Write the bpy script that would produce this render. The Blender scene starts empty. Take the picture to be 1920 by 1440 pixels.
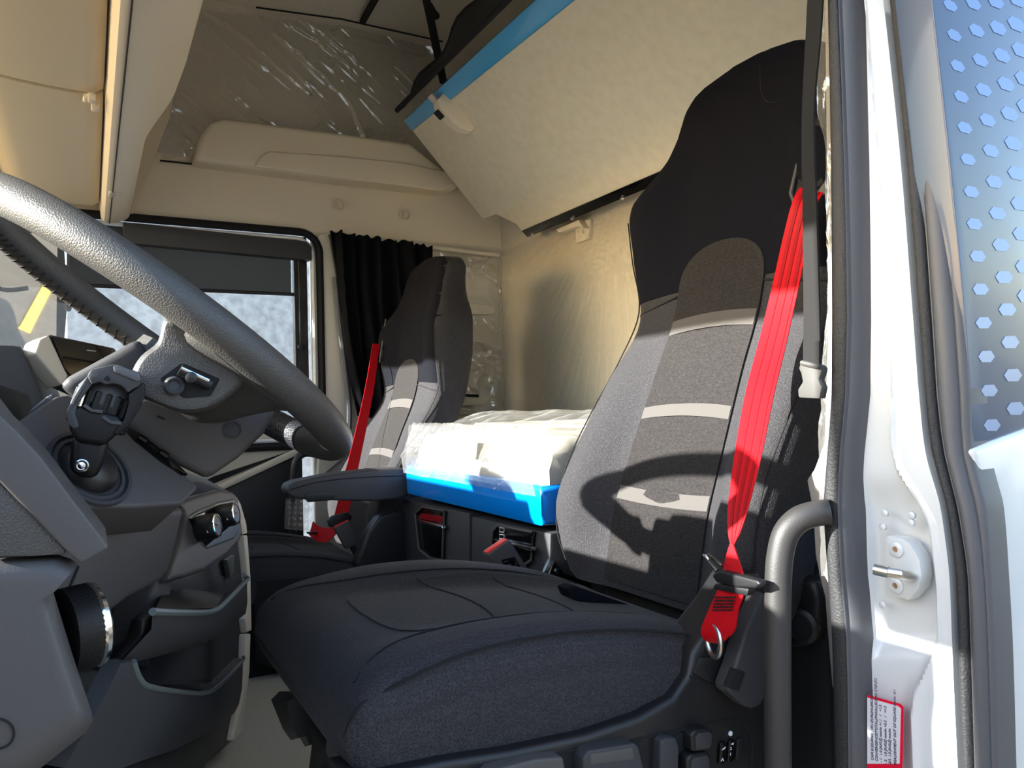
import bpy, bmesh, math, random
from mathutils import Vector, Matrix, noise
random.seed(4)
S = bpy.context.scene
COL = S.collection
# ------------------------------------------------------------------ camera
# x runs towards the rear of the cab, y into the cab from the driver's door, z up
F = 1442.0
CAM = Vector((0, -.585, .82))
YAW, PIT, ROL = math.radians(28.8), math.radians(1.6), math.radians(1.5)
FW = Vector((math.sin(YAW)*math.cos(PIT), math.cos(YAW)*math.cos(PIT), math.sin(PIT)))
R0 = Vector((math.cos(YAW), -math.sin(YAW), 0))
U0 = R0.cross(FW)
RT = R0*math.cos(ROL) - U0*math.sin(ROL)
UP = U0*math.cos(ROL) + R0*math.sin(ROL)
cd = bpy.data.cameras.new('camera'); cd.sensor_width = 36; cd.lens = 36*F/1920; cd.clip_start = .02; cd.clip_end = 500
cam = bpy.data.objects.new('camera', cd); COL.objects.link(cam)
cam.matrix_world = Matrix(((RT.x, UP.x, -FW.x, CAM.x), (RT.y, UP.y, -FW.y, CAM.y), (RT.z, UP.z, -FW.z, CAM.z), (0, 0, 0, 1)))
S.camera = cam
# ------------------------------------------------------------------ light
SUN_TO = Vector((-1, .12, .355)).normalized()
w = bpy.data.worlds.new('sky'); S.world = w; w.use_nodes = True
nt = w.node_tree; nt.nodes.clear()
sk = nt.nodes.new('ShaderNodeTexSky'); sk.sky_type = 'NISHITA'; sk.sun_disc = False
sk.sun_elevation = math.asin(SUN_TO.z); sk.sun_rotation = math.atan2(SUN_TO.x, SUN_TO.y)
bg = nt.nodes.new('ShaderNodeBackground'); bg.inputs[1].default_value = .6
wo = nt.nodes.new('ShaderNodeOutputWorld')
nt.links.new(sk.outputs[0], bg.inputs[0]); nt.links.new(bg.outputs[0], wo.inputs[0])
sd = bpy.data.lights.new('sun', 'SUN'); sd.energy = 20; sd.angle = math.radians(.6); sd.color = (1, .96, .9)
so = bpy.data.objects.new('sun', sd); COL.objects.link(so)
so.rotation_euler = SUN_TO.to_track_quat('Z', 'Y').to_euler(); so.location = (-6, 1, 4)
vs = S.view_settings; S.display_settings.display_device = 'sRGB'
vs.view_transform = 'Standard'; vs.look = 'None'; vs.gamma = 1; vs.use_curve_mapping = False; vs.exposure = .6
S.cycles.max_bounces = 10; S.cycles.diffuse_bounces = 6; S.cycles.transparent_max_bounces = 16
# ------------------------------------------------------------------ helpers
def ray(px, py): return FW + RT*((px-960)/F) - UP*((py-720)/F)
def P(px, py, ax, v):
    d = ray(px, py); i = 'XYZ'.index(ax)
    return CAM + d*((v-CAM[i])/d[i])
def PP(px, py, p0, n):
    d = ray(px, py); n = Vector(n); p0 = Vector(p0)
    return CAM + d*((p0-CAM).dot(n)/d.dot(n))
def sm(t): t = max(0, min(1, t)); return t*t*(3-2*t)
def itp(tab, x):
    if x <= tab[0][0]: return tab[0][1]
    for (a, b), (c, d) in zip(tab, tab[1:]):
        if x <= c: return b + (d-b)*(x-a)/(c-a)
    return tab[-1][1]
def sitp(tab, x):                                    # smooth (Catmull-Rom) table lookup
    n = len(tab)
    if x <= tab[0][0]: return tab[0][1]
    if x >= tab[-1][0]: return tab[-1][1]
    for i in range(n-1):
        if x <= tab[i+1][0]:
            x0, y0 = tab[i]; x1, y1 = tab[i+1]; h = x1-x0; t = (x-x0)/h
            m0 = (y1-tab[i-1][1])/(x1-tab[i-1][0]) if i > 0 else (y1-y0)/h
            m1 = (tab[i+2][1]-y0)/(tab[i+2][0]-x0) if i < n-2 else (y1-y0)/h
            return (2*t**3-3*t**2+1)*y0 + (t**3-2*t**2+t)*h*m0 + (3*t**2-2*t**3)*y1 + (t**3-t**2)*h*m1
def spline(pts, n=8, closed=False):
    pts = [Vector(p) for p in pts]; N = len(pts); out = []
    for i in range(N if closed else N-1):
        p = [pts[(i+k) % N] if closed else pts[max(0, min(N-1, i+k))] for k in (-1, 0, 1, 2)]
        for j in range(n):
            t = j/n
            out.append(.5*((2*p[1]) + (p[2]-p[0])*t + (2*p[0]-5*p[1]+4*p[2]-p[3])*t*t + (3*p[1]-p[0]-3*p[2]+p[3])*t**3))
    if not closed: out.append(pts[-1])
    return out
def srgb(r, g, b):
    return tuple((c/12.92 if c <= .04045 else ((c+.055)/1.055)**2.4) for c in (r/255, g/255, b/255)) + (1,)
MATS = {}
def mat(name, col, rough=.5, metal=0, coat=0, bump=None, var=None, spec=None, sheen=0, aniso=None, trans=0, emis=None):
    m = bpy.data.materials.new(name); m.use_nodes = True; t = m.node_tree; b = t.nodes['Principled BSDF']
    b.inputs['Base Color'].default_value = col; b.inputs['Roughness'].default_value = rough
    b.inputs['Metallic'].default_value = metal; b.inputs['Coat Weight'].default_value = coat; b.inputs['Coat Roughness'].default_value = .06
    if spec is not None: b.inputs['Specular IOR Level'].default_value = spec
    if sheen: b.inputs['Sheen Weight'].default_value = sheen; b.inputs['Sheen Roughness'].default_value = .4
    tc = t.nodes.new('ShaderNodeTexCoord')
    def tex(kind, scale, detail=2, st=None):
        mp = t.nodes.new('ShaderNodeMapping'); t.links.new(tc.outputs['Object'], mp.inputs[0])
        if st: mp.inputs['Scale'].default_value = st
        if kind == 'noise':
            n = t.nodes.new('ShaderNodeTexNoise'); n.inputs['Scale'].default_value = scale; n.inputs['Detail'].default_value = detail; o = n.outputs[0]
        elif kind == 'leather':
            n = t.nodes.new('ShaderNodeTexVoronoi'); n.feature = 'DISTANCE_TO_EDGE'; n.inputs['Scale'].default_value = scale; o = n.outputs[0]
            r = t.nodes.new('ShaderNodeValToRGB'); r.color_ramp.elements[1].position = .25; t.links.new(o, r.inputs[0]); o = r.outputs[0]
        elif kind == 'weave':
            n = t.nodes.new('ShaderNodeTexVoronoi'); n.inputs['Scale'].default_value = scale; n.inputs['Randomness'].default_value = .7; o = n.outputs[0]
        elif kind == 'rib':
            n = t.nodes.new('ShaderNodeTexWave'); n.inputs['Scale'].default_value = scale; o = n.outputs[1]
        t.links.new(mp.outputs[0], n.inputs[0]); return o
    if var:
        kind, scale, c2 = var[:3]
        o = tex(kind, scale, 3, var[3] if len(var) > 3 else None); r = t.nodes.new('ShaderNodeValToRGB')
        r.color_ramp.elements[0].color = col; r.color_ramp.elements[1].color = c2
        if kind == 'noise': r.color_ramp.elements[0].position = .35; r.color_ramp.elements[1].position = .7
        t.links.new(o, r.inputs[0]); t.links.new(r.outputs[0], b.inputs['Base Color'])
    if bump:
        kind, scale, st = bump[:3]
        bn = t.nodes.new('ShaderNodeBump'); bn.inputs['Strength'].default_value = st; bn.inputs['Distance'].default_value = .001
        t.links.new(tex(kind, scale, 3, bump[3] if len(bump) > 3 else None), bn.inputs['Height']); t.links.new(bn.outputs[0], b.inputs['Normal'])
    if trans: b.inputs['Transmission Weight'].default_value = trans
    if emis: b.inputs['Emission Color'].default_value = emis[0]; b.inputs['Emission Strength'].default_value = emis[1]
    MATS[name] = m; return m
def film(name, tint, gloss=1.0, milky=.06, rough=.12, bump=(60, .3), mcol=(.9, .88, .84, 1)):
    m = bpy.data.materials.new(name); m.use_nodes = True; t = m.node_tree; t.nodes.clear()
    o = t.nodes.new('ShaderNodeOutputMaterial'); tr = t.nodes.new('ShaderNodeBsdfTransparent'); tr.inputs[0].default_value = tint
    gl = t.nodes.new('ShaderNodeBsdfGlossy'); gl.inputs['Roughness'].default_value = rough
    df = t.nodes.new('ShaderNodeBsdfDiffuse'); df.inputs[0].default_value = mcol
    tl = t.nodes.new('ShaderNodeBsdfTranslucent'); tl.inputs[0].default_value = mcol
    ad = t.nodes.new('ShaderNodeMixShader'); ad.inputs[0].default_value = .4; t.links.new(df.outputs[0], ad.inputs[1]); t.links.new(tl.outputs[0], ad.inputs[2])
    m1 = t.nodes.new('ShaderNodeMixShader'); m1.inputs[0].default_value = milky
    t.links.new(tr.outputs[0], m1.inputs[1]); t.links.new(ad.outputs[0], m1.inputs[2])
    fr = t.nodes.new('ShaderNodeLayerWeight'); fr.inputs[0].default_value = .5      # two-sided Schlick reflection
    pw = t.nodes.new('ShaderNodeMath'); pw.operation = 'POWER'; pw.inputs[1].default_value = 5; t.links.new(fr.outputs['Facing'], pw.inputs[0])
    mu = t.nodes.new('ShaderNodeMath'); mu.operation = 'MULTIPLY_ADD'; mu.inputs[1].default_value = .6; mu.inputs[2].default_value = .05*gloss; mu.use_clamp = True; t.links.new(pw.outputs[0], mu.inputs[0])
    m2 = t.nodes.new('ShaderNodeMixShader'); t.links.new(mu.outputs[0], m2.inputs[0]); t.links.new(m1.outputs[0], m2.inputs[1]); t.links.new(gl.outputs[0], m2.inputs[2])
    if bump:
        tc = t.nodes.new('ShaderNodeTexCoord'); n = t.nodes.new('ShaderNodeTexNoise'); n.inputs['Scale'].default_value = bump[0]; n.inputs['Detail'].default_value = 2
        b = t.nodes.new('ShaderNodeBump'); b.inputs['Strength'].default_value = bump[1]; b.inputs['Distance'].default_value = .004
        t.links.new(tc.outputs['Object'], n.inputs[0]); t.links.new(n.outputs[0], b.inputs['Height'])
        t.links.new(b.outputs[0], gl.inputs['Normal']); t.links.new(b.outputs[0], fr.inputs['Normal'])
    t.links.new(m2.outputs[0], o.inputs[0]); MATS[name] = m; return m
def M(n): return MATS[n]

beige = mat('beige plastic', srgb(224, 212, 190), .55, bump=('noise', 700, .12))
beige2 = mat('cream visor vinyl', srgb(214, 198, 166), .6, bump=('noise', 500, .15))
felt = mat('taupe felt lining', srgb(208, 202, 190), .95, bump=('noise', 300, .3), var=('noise', 120, srgb(196, 190, 178)))
feltlo = mat('pale felt lining', srgb(205, 199, 184), .95, bump=('noise', 300, .3), var=('noise', 60, srgb(197, 190, 174)))
board = mat('cream bunk board', srgb(226, 216, 192), .8, bump=('noise', 160, .15), var=('noise', 35, srgb(219, 208, 184)))
dash = mat('dark grey grained plastic', srgb(72, 69, 69), .55, bump=('noise', 900, .25))
dash2 = mat('charcoal plastic', srgb(52, 52, 55), .6, bump=('noise', 900, .2))
black = mat('black plastic', srgb(24, 24, 26), .45, bump=('noise', 900, .15))
blackm = mat('matt black', srgb(14, 14, 16), .85)
gloss = mat('gloss black', srgb(10, 10, 12), .12)
leather = mat('grey leather', srgb(70, 69, 68), .42, bump=('leather', 420, .3))
perf = mat('perforated black leather', srgb(24, 26, 32), .5, bump=('weave', 330, .8))
cloth = mat('black woven cloth', srgb(32, 31, 33), .85, bump=('weave', 430, .8), var=('weave', 430, srgb(66, 64, 67)), sheen=.05, spec=.2)
clothd = mat('black smooth cloth', srgb(15, 16, 23), .9, bump=('weave', 600, .4), spec=.12)
alca = mat('charcoal suede', srgb(34, 32, 32), .95, bump=('noise', 260, .4), var=('noise', 160, srgb(50, 47, 46), (1, 1, 3)), sheen=.1, spec=.2)
stripe = mat('pale grey suede stripe', srgb(78, 74, 71), .95, bump=('noise', 260, .3), sheen=.3)
seam = mat('black stitched seam', srgb(16, 16, 18), .9)
red = mat('red seat belt webbing', srgb(186, 4, 20), .55, bump=('noise', 900, .2), spec=.25)
redp = mat('red plastic', srgb(225, 60, 50), .4)
chrome = mat('chrome', (.8, .8, .8, 1), .12, 1)
steel = mat('bare steel', (.62, .6, .56, 1), .3, 1)
white = mat('white car paint', srgb(204, 207, 208), .3, coat=.6)
rubber = mat('black textured rubber', srgb(34, 34, 36), .6, bump=('noise', 350, .9))
rubberg = mat('grey rubber seal', srgb(80, 80, 84), .5, bump=('noise', 900, .2))
bluep = mat('blue panel film', srgb(52, 70, 98), .4, coat=.25)
hexm = mat('light blue hexagon film', srgb(86, 116, 164), .4, coat=.25)
webb = mat('black webbing', srgb(34, 33, 33), .85, spec=.2, bump=('rib', 180, .6, (.3, .3, 3)))
greyp = mat('grey buckle plastic', srgb(74, 72, 70), .6)
curt = mat('black curtain cloth', srgb(14, 15, 19), .95, spec=.15)
matm = mat('speckled olive floor mat', srgb(182, 179, 160), .95, bump=('noise', 500, .5), var=('noise', 300, srgb(212, 208, 190)))
bluef = mat('blue plastic sheet', srgb(0, 120, 215), .18, coat=.6, bump=('noise', 18, .5))
bluef2 = mat('light blue plastic sheet', srgb(70, 160, 215), .25, coat=.4, bump=('noise', 25, .4))
mattr = mat('pale mattress cloth', srgb(172, 166, 154), .9)
paper = mat('white paper', srgb(240, 240, 238), .7)
stick = mat('silver white sticker', srgb(214, 214, 222), .4)
redl = mat('red print', srgb(225, 10, 50), .4)
ink = mat('grey print', srgb(70, 66, 84), .5)
whitep = mat('white print', srgb(230, 230, 230), .5)
screenm = mat('dark touch screen', srgb(14, 16, 22), .08)
cream = mat('cream trim', srgb(214, 206, 188), .5, bump=('noise', 700, .1))
tealp = mat('grey satin bezel', srgb(92, 100, 99), .35)
lampm = mat('ribbed lamp lens', srgb(235, 232, 222), .15, bump=('rib', 300, .8))
mesh_m = mat('dark net', srgb(38, 38, 38), .9, bump=('weave', 260, 1))
copper = mat('copper wire', srgb(200, 150, 110), .35, .6)
clear = film('clear wrinkled film', (.97, .97, .96, 1), 2.4, .16, .11, (30, .1))
clearu = film('clear folded film', (.97, .97, .96, 1), 5.0, .05, .10, (30, .1))
clearb = film('bag film', (.97, .97, .96, 1), 2.0, .16, .16, (40, .4))
glass = film('tinted window glass', (.93, .95, .96, 1), 1, 0, .01, None)
wglass = film('windscreen glass', (.93, .95, .95, 1), 1, 0, .01, None)
blind = film('mesh roller blind', (.28, .28, .28, 1), .1, .55, .8, None, (.13, .13, .13, 1))
mirror = mat('mirror glass', (.85, .85, .85, 1), .02, 1)
concrete = mat('yard concrete', srgb(92, 80, 62), .9, var=('noise', .8, srgb(76, 66, 50)), bump=('noise', 20, .3))
truckw = mat('white trailer cloth', srgb(186, 188, 190), .6, var=('noise', 22, srgb(150, 152, 155)))
yellow = mat('yellow paint', srgb(235, 190, 40), .6)

def link(name, bm, m, parent=None, angle=40, smooth=True):
    bmesh.ops.recalc_face_normals(bm, faces=bm.faces)
    me = bpy.data.meshes.new(name); bm.to_mesh(me); bm.free()
    me.materials.append(m)
    if smooth:
        for p in me.polygons: p.use_smooth = True
        me.set_sharp_from_angle(angle=math.radians(angle))
    o = bpy.data.objects.new(name, me); COL.objects.link(o)
    if parent: kid(o, parent)
    return o
WL = {}
def kid(o, parent):
    o.parent = parent; o.matrix_parent_inverse = Matrix.Translation(-WL.get(parent.name, Vector((0, 0, 0))))
def thing(name, label, cat, loc, group=None):
    o = bpy.data.objects.new(name, None); COL.objects.link(o); o.location = loc; o.empty_display_size = .05
    o['label'] = label; o['category'] = cat
    if group: o['group'] = group
    WL[o.name] = Vector(loc); return o
def tag(o, label, cat, group=None):
    o['label'] = label; o['category'] = cat
    if group: o['group'] = group
    return o
def struct(o): o['kind'] = 'structure'; return o
def lab(o, l): o['label'] = l; return o
def loft(rings, closed=True, caps=True, bm=None):
    bm = bm or bmesh.new(); vs = [[bm.verts.new(p) for p in r] for r in rings]; n = len(rings[0])
    for a, b in zip(vs, vs[1:]):
        for i in range(n if closed else n-1):
            j = (i+1) % n
            try: bm.faces.new((a[i], a[j], b[j], b[i]))
            except ValueError: pass
    if caps and closed:
        bm.faces.new(vs[0][::-1]); bm.faces.new(vs[-1])
    return bm
def frames(path):
    T = [(path[min(i+1, len(path)-1)]-path[max(i-1, 0)]).normalized() for i in range(len(path))]
    a = Vector((0, 0, 1)) if abs(T[0].z) < .9 else Vector((0, 1, 0)); out = []
    n = (a - T[0]*a.dot(T[0])).normalized()
    for t in T:
        n = (n - t*n.dot(t)).normalized(); out.append((t, n, t.cross(n)))
    return out
def tube(path, r, seg=12, bm=None, closed=False):
    path = [Vector(p) for p in path]; fr = frames(path); rings = []
    for i, (p, (t, n, b)) in enumerate(zip(path, fr)):
        rr = r(i/(len(path)-1)) if callable(r) else r
        rings.append([p + n*rr*math.cos(k*2*math.pi/seg) + b*rr*math.sin(k*2*math.pi/seg) for k in range(seg)])
    if closed: rings.append(rings[0]); return loft(rings, True, False, bm)
    return loft(rings, True, True, bm)
def bevel(bm, w, seg=2, ang=30):
    if w <= 0: return bm
    es = [e for e in bm.edges if len(e.link_faces) == 2 and e.calc_face_angle(0) > math.radians(ang)]
    bmesh.ops.bevel(bm, geom=es, offset=w, segments=seg, affect='EDGES', profile=.6, clamp_overlap=True)
    return bm
def prism(poly, ext, bw=0, seg=2, bm=None):
    b = bmesh.new(); ext = Vector(ext)
    loft([[Vector(p) for p in poly], [Vector(p)+ext for p in poly]], True, True, b)
    bmesh.ops.recalc_face_normals(b, faces=b.faces); bevel(b, bw, seg)
    return merge(bm, b)
def merge(bm, b):
    if bm is None: return b
    me = bpy.data.meshes.new('tmp'); b.to_mesh(me); b.free(); bm.from_mesh(me); bpy.data.meshes.remove(me); return bm
def box(c, s, bw=0, rot=None, seg=2, bm=None):
    b = bmesh.new(); bmesh.ops.create_cube(b, size=1)
    for v in b.verts: v.co = Vector((v.co.x*s[0], v.co.y*s[1], v.co.z*s[2]))
    bevel(b, bw, seg)
    mt = Matrix.Translation(c) @ (rot.to_4x4() if rot else Matrix())
    bmesh.ops.transform(b, matrix=mt, verts=b.verts)
    return merge(bm, b)
def disc(c, n, r, h, seg=24, bw=0, r2=None, bm=None):        # cylinder from c along n
    n = Vector(n).normalized(); q = n.to_track_quat('Z', 'Y'); b = bmesh.new()
    bmesh.ops.create_cone(b, cap_ends=True, segments=seg, radius1=r, radius2=r if r2 is None else r2, depth=h)
    bevel(b, bw, 2, 50)
    bmesh.ops.transform(b, matrix=Matrix.Translation(Vector(c)+n*h/2) @ q.to_matrix().to_4x4(), verts=b.verts)
    return merge(bm, b)
def lathe(c, n, prof, seg=28, bm=None):                    # prof: (radius, height) pairs
    n = Vector(n).normalized(); q = n.to_track_quat('Z', 'Y').to_matrix()
    rings = [[Vector(c) + q @ Vector((r*math.cos(k*2*math.pi/seg), r*math.sin(k*2*math.pi/seg), h)) for k in range(seg)] for r, h in prof]
    return loft(rings, True, True, bm)
def sheet(rows, thick, direction=None, bm=None):             # grid of points given a thickness
    d = Vector(direction) if direction else None
    bm = bm or bmesh.new(); nr, nc = len(rows), len(rows[0])
    A = [[bm.verts.new(p) for p in r] for r in rows]
    if d is None:
        n = (rows[0][-1]-rows[0][0]).cross(rows[-1][0]-rows[0][0]).normalized()
        if n.dot(CAM-rows[0][0]) > 0: n = -n
        d = n
    B = [[bm.verts.new(Vector(p)+d*thick) for p in r] for r in rows]
    for i in range(nr-1):
        for j in range(nc-1):
            bm.faces.new((A[i][j], A[i][j+1], A[i+1][j+1], A[i+1][j])); bm.faces.new((B[i][j], B[i+1][j], B[i+1][j+1], B[i][j+1]))
    for i in range(nr-1):
        bm.faces.new((A[i][0], A[i+1][0], B[i+1][0], B[i][0])); bm.faces.new((A[i][-1], B[i][-1], B[i+1][-1], A[i+1][-1]))
    for j in range(nc-1):
        bm.faces.new((A[0][j], B[0][j], B[0][j+1], A[0][j+1])); bm.faces.new((A[-1][j], A[-1][j+1], B[-1][j+1], B[-1][j]))
    return bm
def surf(fn, nu, nv, bm=None):                               # single-skin grid (film, cloth)
    bm = bm or bmesh.new(); V = [[bm.verts.new(fn(i/nu, j/nv)) for j in range(nv+1)] for i in range(nu+1)]
    for i in range(nu):
        for j in range(nv): bm.faces.new((V[i][j], V[i+1][j], V[i+1][j+1], V[i][j+1]))
    return bm
def slab(pxs, p0, n, thick, bw=.004, seg=2, bm=None):        # outline laid in the plane (p0, n), thickness behind it
    n = Vector(n).normalized()
    return prism([PP(x, y, p0, n) for x, y in pxs], -n*thick, bw, seg, bm)
def ribbon(path, wid, thick=.0015, sub=6, ridge=0):          # path: points, wid: across vectors
    pa = spline(path, sub); wa = spline(wid, sub); rows = []
    for p, w_ in zip(pa, wa): rows.append([p + w_*(k/4-.5) for k in range(5)])
    t = (pa[1]-pa[0]).cross(wa[0]).normalized()
    return sheet(rows, thick, t)
def bil(a, b, c, d, u, v): return (a*(1-u)+b*u)*(1-v) + (d*(1-u)+c*u)*v
def fbm(x, y, z=0, o=4): return noise.fractal(Vector((x, y, z)), .9, 2.1, o)
def text(body, p, xd, yd, size, m, parent, name='lettering', ext=.0003):
    c = bpy.data.curves.new(name, 'FONT'); c.body = body; c.size = size; c.extrude = ext; c.materials.append(m); c.align_x = 'LEFT'; c.align_y = 'BOTTOM'
    o = bpy.data.objects.new(name, c); COL.objects.link(o)
    x = Vector(xd).normalized(); y = (Vector(yd) - x*Vector(yd).dot(x)).normalized(); z = x.cross(y)
    dg = bpy.context.evaluated_depsgraph_get(); me = bpy.data.meshes.new_from_object(o.evaluated_get(dg)); bpy.data.objects.remove(o); bpy.data.curves.remove(c)
    o = bpy.data.objects.new(name, me); COL.objects.link(o); kid(o, parent)
    o.matrix_basis = Matrix(((x.x, y.x, z.x, p[0]), (x.y, y.y, z.y, p[1]), (x.z, y.z, z.z, p[2]), (0, 0, 0, 1)))
    return o

# ================================================================== SETTING
FL = .12
o = struct(link('floor', box((.45, 1.07, FL-.03), (2.1, 2.3, .06)), matm))
o['label'] = 'olive grey speckled cab floor covering'
# far side wall above the door window
def wall_poly(): return None
sw = link('wall_right', sheet([[Vector((-.75, 2.15, 1.455)), Vector((.72, 2.15, 1.455)), Vector((1.5, 2.15, 1.455))],
                                [Vector((-.75, 2.155, 1.68)), Vector((.72, 2.155, 1.68)), Vector((1.5, 2.155, 1.68))]], .03, (0, 1, 0)), beige)
struct(sw)
up = link('upper_lining', sheet([[Vector((x, 2.158+.02*0, 1.67)) for x in (-.75, .4, 1.5)], [Vector((x, 2.15, 1.95)) for x in (-.75, .4, 1.5)], [Vector((x, 2.10, 2.2)) for x in (-.75, .4, 1.5)]], .03, (0, 1, 0)), felt, sw)
lab(up, 'taupe felt lining above the shelf ledge')
lo = link('lower_lining', sheet([[Vector((x, 2.17, FL)) for x in (.70, 1.1, 1.5)], [Vector((x, 2.16, .8)) for x in (.70, 1.1, 1.5)], [Vector((x, 2.15, 1.46)) for x in (.70, 1.1, 1.5)]], .03, (0, 1, 0)), feltlo, sw)
lab(lo, 'pale felt side lining behind the passenger seat')
bw_ = struct(link('wall_back', sheet([[Vector((1.47, y, z)) for y in (-.1, 1, 2.17)] for z in (FL, .8, 1.5, 2.22)], .03, (1, 0, 0)), feltlo))
ce = struct(link('ceiling', sheet([[Vector((x, y, 2.2)) for y in (-.12, 1, 2.17)] for x in (-.6, .3, 1.0, 1.5)], .04, (0, 0, 1)), felt))
# driver side rear quarter lining and roof side above the door
wl = struct(link('wall_left', sheet([[Vector((x, -.05, z)) for x in (.82, 1.1, 1.5)] for z in (FL, .8, 1.5, 2.2)], .05, (0, -1, 0)), feltlo))
link('roof_side', box((.1, -.06, 2.0), (1.5, .07, .4), .01), white, wl)
# front wall below the windscreen, header and pillars
wf = struct(link('wall_front', box((-.62, 1.05, .4), (.06, 2.3, .9), .01), dash2))
link('header', box((-.56, 1.05, 1.86), (.12, 2.3, .74), .02), beige, wf)
link('pillar', prism([Vector((-.70, 2.14, .85)), Vector((-.60, 2.14, .85)), Vector((-.50, 2.14, 1.55)), Vector((-.60, 2.14, 1.55))], (0, .09, 0), .01), dash2, wf)
link('pillar', prism([Vector((-.70, -.08, .85)), Vector((-.60, -.08, .85)), Vector((-.50, -.08, 1.55)), Vector((-.60, -.08, 1.55))], (0, .13, 0), .01), white, wf)
link('sun_block_trim', prism([Vector((-.58, -.08, 1.03)), Vector((-.46, -.08, 1.03)), Vector((-.42, -.08, 1.56)), Vector((-.56, -.08, 1.56))], (0, .235, 0), .015), beige, wf)  # unseen widened cover, added to keep the sun off the rear door pillar
ws = struct(link('window_1', sheet([[Vector((-.66, y, .85)) for y in (.0, 1, 2.18)], [Vector((-.56, y, 1.5)) for y in (.0, 1, 2.18)]], .004, (-1, 0, 0)), wglass))

# the driver's door, swung open unseen outside the frame, added to cut sky light
d1 = bpy.data.objects.new('door_2', None); COL.objects.link(d1); d1['kind'] = 'structure'; d1.location = WLD = Vector((-.48, -.16, -.2)); WL['door_2'] = WLD
dq = Vector((-.22, -1, 0)).normalized(); dnn = Vector((1, -.22, 0)).normalized()
def dd(a, z): return WLD + dq*a + Vector((0, 0, z+.2))
link('door_panel', prism([dd(0, -.2), dd(1.0, -.2), dd(1.0, .78), dd(0, .92)], dnn*-.07, .01), white, d1)
link('inner_panel', prism([dd(.03, -.1), dd(.97, -.1), dd(.97, .76), dd(.03, .90)], dnn*.03, .01), dash, d1)
link('window_frame', tube([dd(.02, .9), dd(.10, 1.45), dd(.95, 1.45), dd(.98, .78)], .03, 8), white, d1)
link('pane', prism([dd(.02, .9), dd(.98, .78), dd(.95, 1.43), dd(.10, 1.43)], dnn*.005, 0), glass, d1)
# ------------------------------------------------------------------ passenger door
d2 = bpy.data.objects.new('door_1', None); COL.objects.link(d2); d2['kind'] = 'structure'; WL['door_1'] = Vector((.2, 2.15, FL)); d2.location = WL['door_1']
YD = 2.15
def dp(x, z, y=YD): return Vector((x, y, z))
belt = [(-.62, .97), (-.05, .95), (.12, .80), (.72, .77)]
link('door_panel', prism([dp(x, z) for x, z in [(-.62, .97), (-.05, .95), (.12, .80), (.655, .77), (.655, .70), (.39, .575), (.1, .44), (-.62, .40)]], (0, .06, 0), .006), cream, d2)
link('lower_panel', prism([dp(x, z) for x, z in [(.655, .69), (.39, .565), (.1, .43), (-.62, .39), (-.62, FL), (.655, FL)]], (0, .06, 0), .006), black, d2)
link('trim_strip', prism([dp(x, z, 2.143) for x, z in [(.60, .678), (.57, .665), (.33, .575), (.2, .515), (.2, .535), (.36, .61)]], (0, .02, 0), .002), blackm, d2)
link('trim_ledge', prism([dp(x, z, 2.12) for x, z in [(.65, .70), (.39, .59), (.1, .46), (.1, .435), (.39, .567), (.65, .675)]], (0, .03, 0), .006), cream, d2)
# window surround: white lip, black seal, frame
def loop(x0, z0, x1, z1, r, y):
    out = []
    for cx, cz, a0 in ((x1-r, z1-r, 0), (x0+r, z1-r, 90), (x0+r, z0+r, 180), (x1-r, z0+r, 270)):
        for k in range(7):
            a = math.radians(a0+k*15); out.append(Vector((cx+r*math.cos(a), y, cz+r*math.sin(a))))
    return out
link('window_seal', tube(loop(-.62, .70, .725, 1.452, .07, 2.135), .014, 8, closed=True), blackm, d2)
lab(link('window_seal', tube(loop(-.62, .72, .70, 1.428, .06, 2.130), .007, 8, closed=True), white, d2), 'white lip inside the black window seal')
link('window_frame', box((.66, 2.165, 1.1), (.05, .03, .68), .008), black, d2)
link('pane', box((.02, 2.19, 1.10), (1.30, .005, .74)), glass, d2)
link('guide_rail', box((.64, 2.15, 1.04), (.008, .01, .55), .002), black, d2)
# the roller blind of the passenger window
rb = thing('roller_blind', 'black mesh roller blind pulled half down in the passenger window', 'blind', (.3, 2.15, 1.4))
cas = prism([P(230, 415, 'Y', 2.12), P(575, 452, 'Y', 2.12), P(585, 463, 'Y', 2.12), P(585, 488, 'Y', 2.12), P(232, 455, 'Y', 2.12)], (0, .04, 0), .006)
link('casing', cas, dash2, rb)
link('casing', box((.02, 2.16, 1.40), (.3, .03, .05), .006), dash2, rb)
link('mesh_screen', sheet([[Vector((x, 2.158, z)) for x in (-.05, .3, .628)] for z in (1.40, 1.235)], .002, (0, 1, 0)), blind, rb)
link('pull_bar', tube([Vector((-.05, 2.152, 1.230)), Vector((.635, 2.152, 1.232))], .006, 10), black, rb)
link('cord', tube([Vector((.652, 2.14, 1.36)), Vector((.652, 2.14, 1.05))], .003, 6), black, rb)
link('cord_end', lathe(Vector((.652, 2.135, 1.045)), (0, -1, 0), [(.004, 0), (.012, .003), (.012, .01), (.006, .013)], 14), black, rb)
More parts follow.
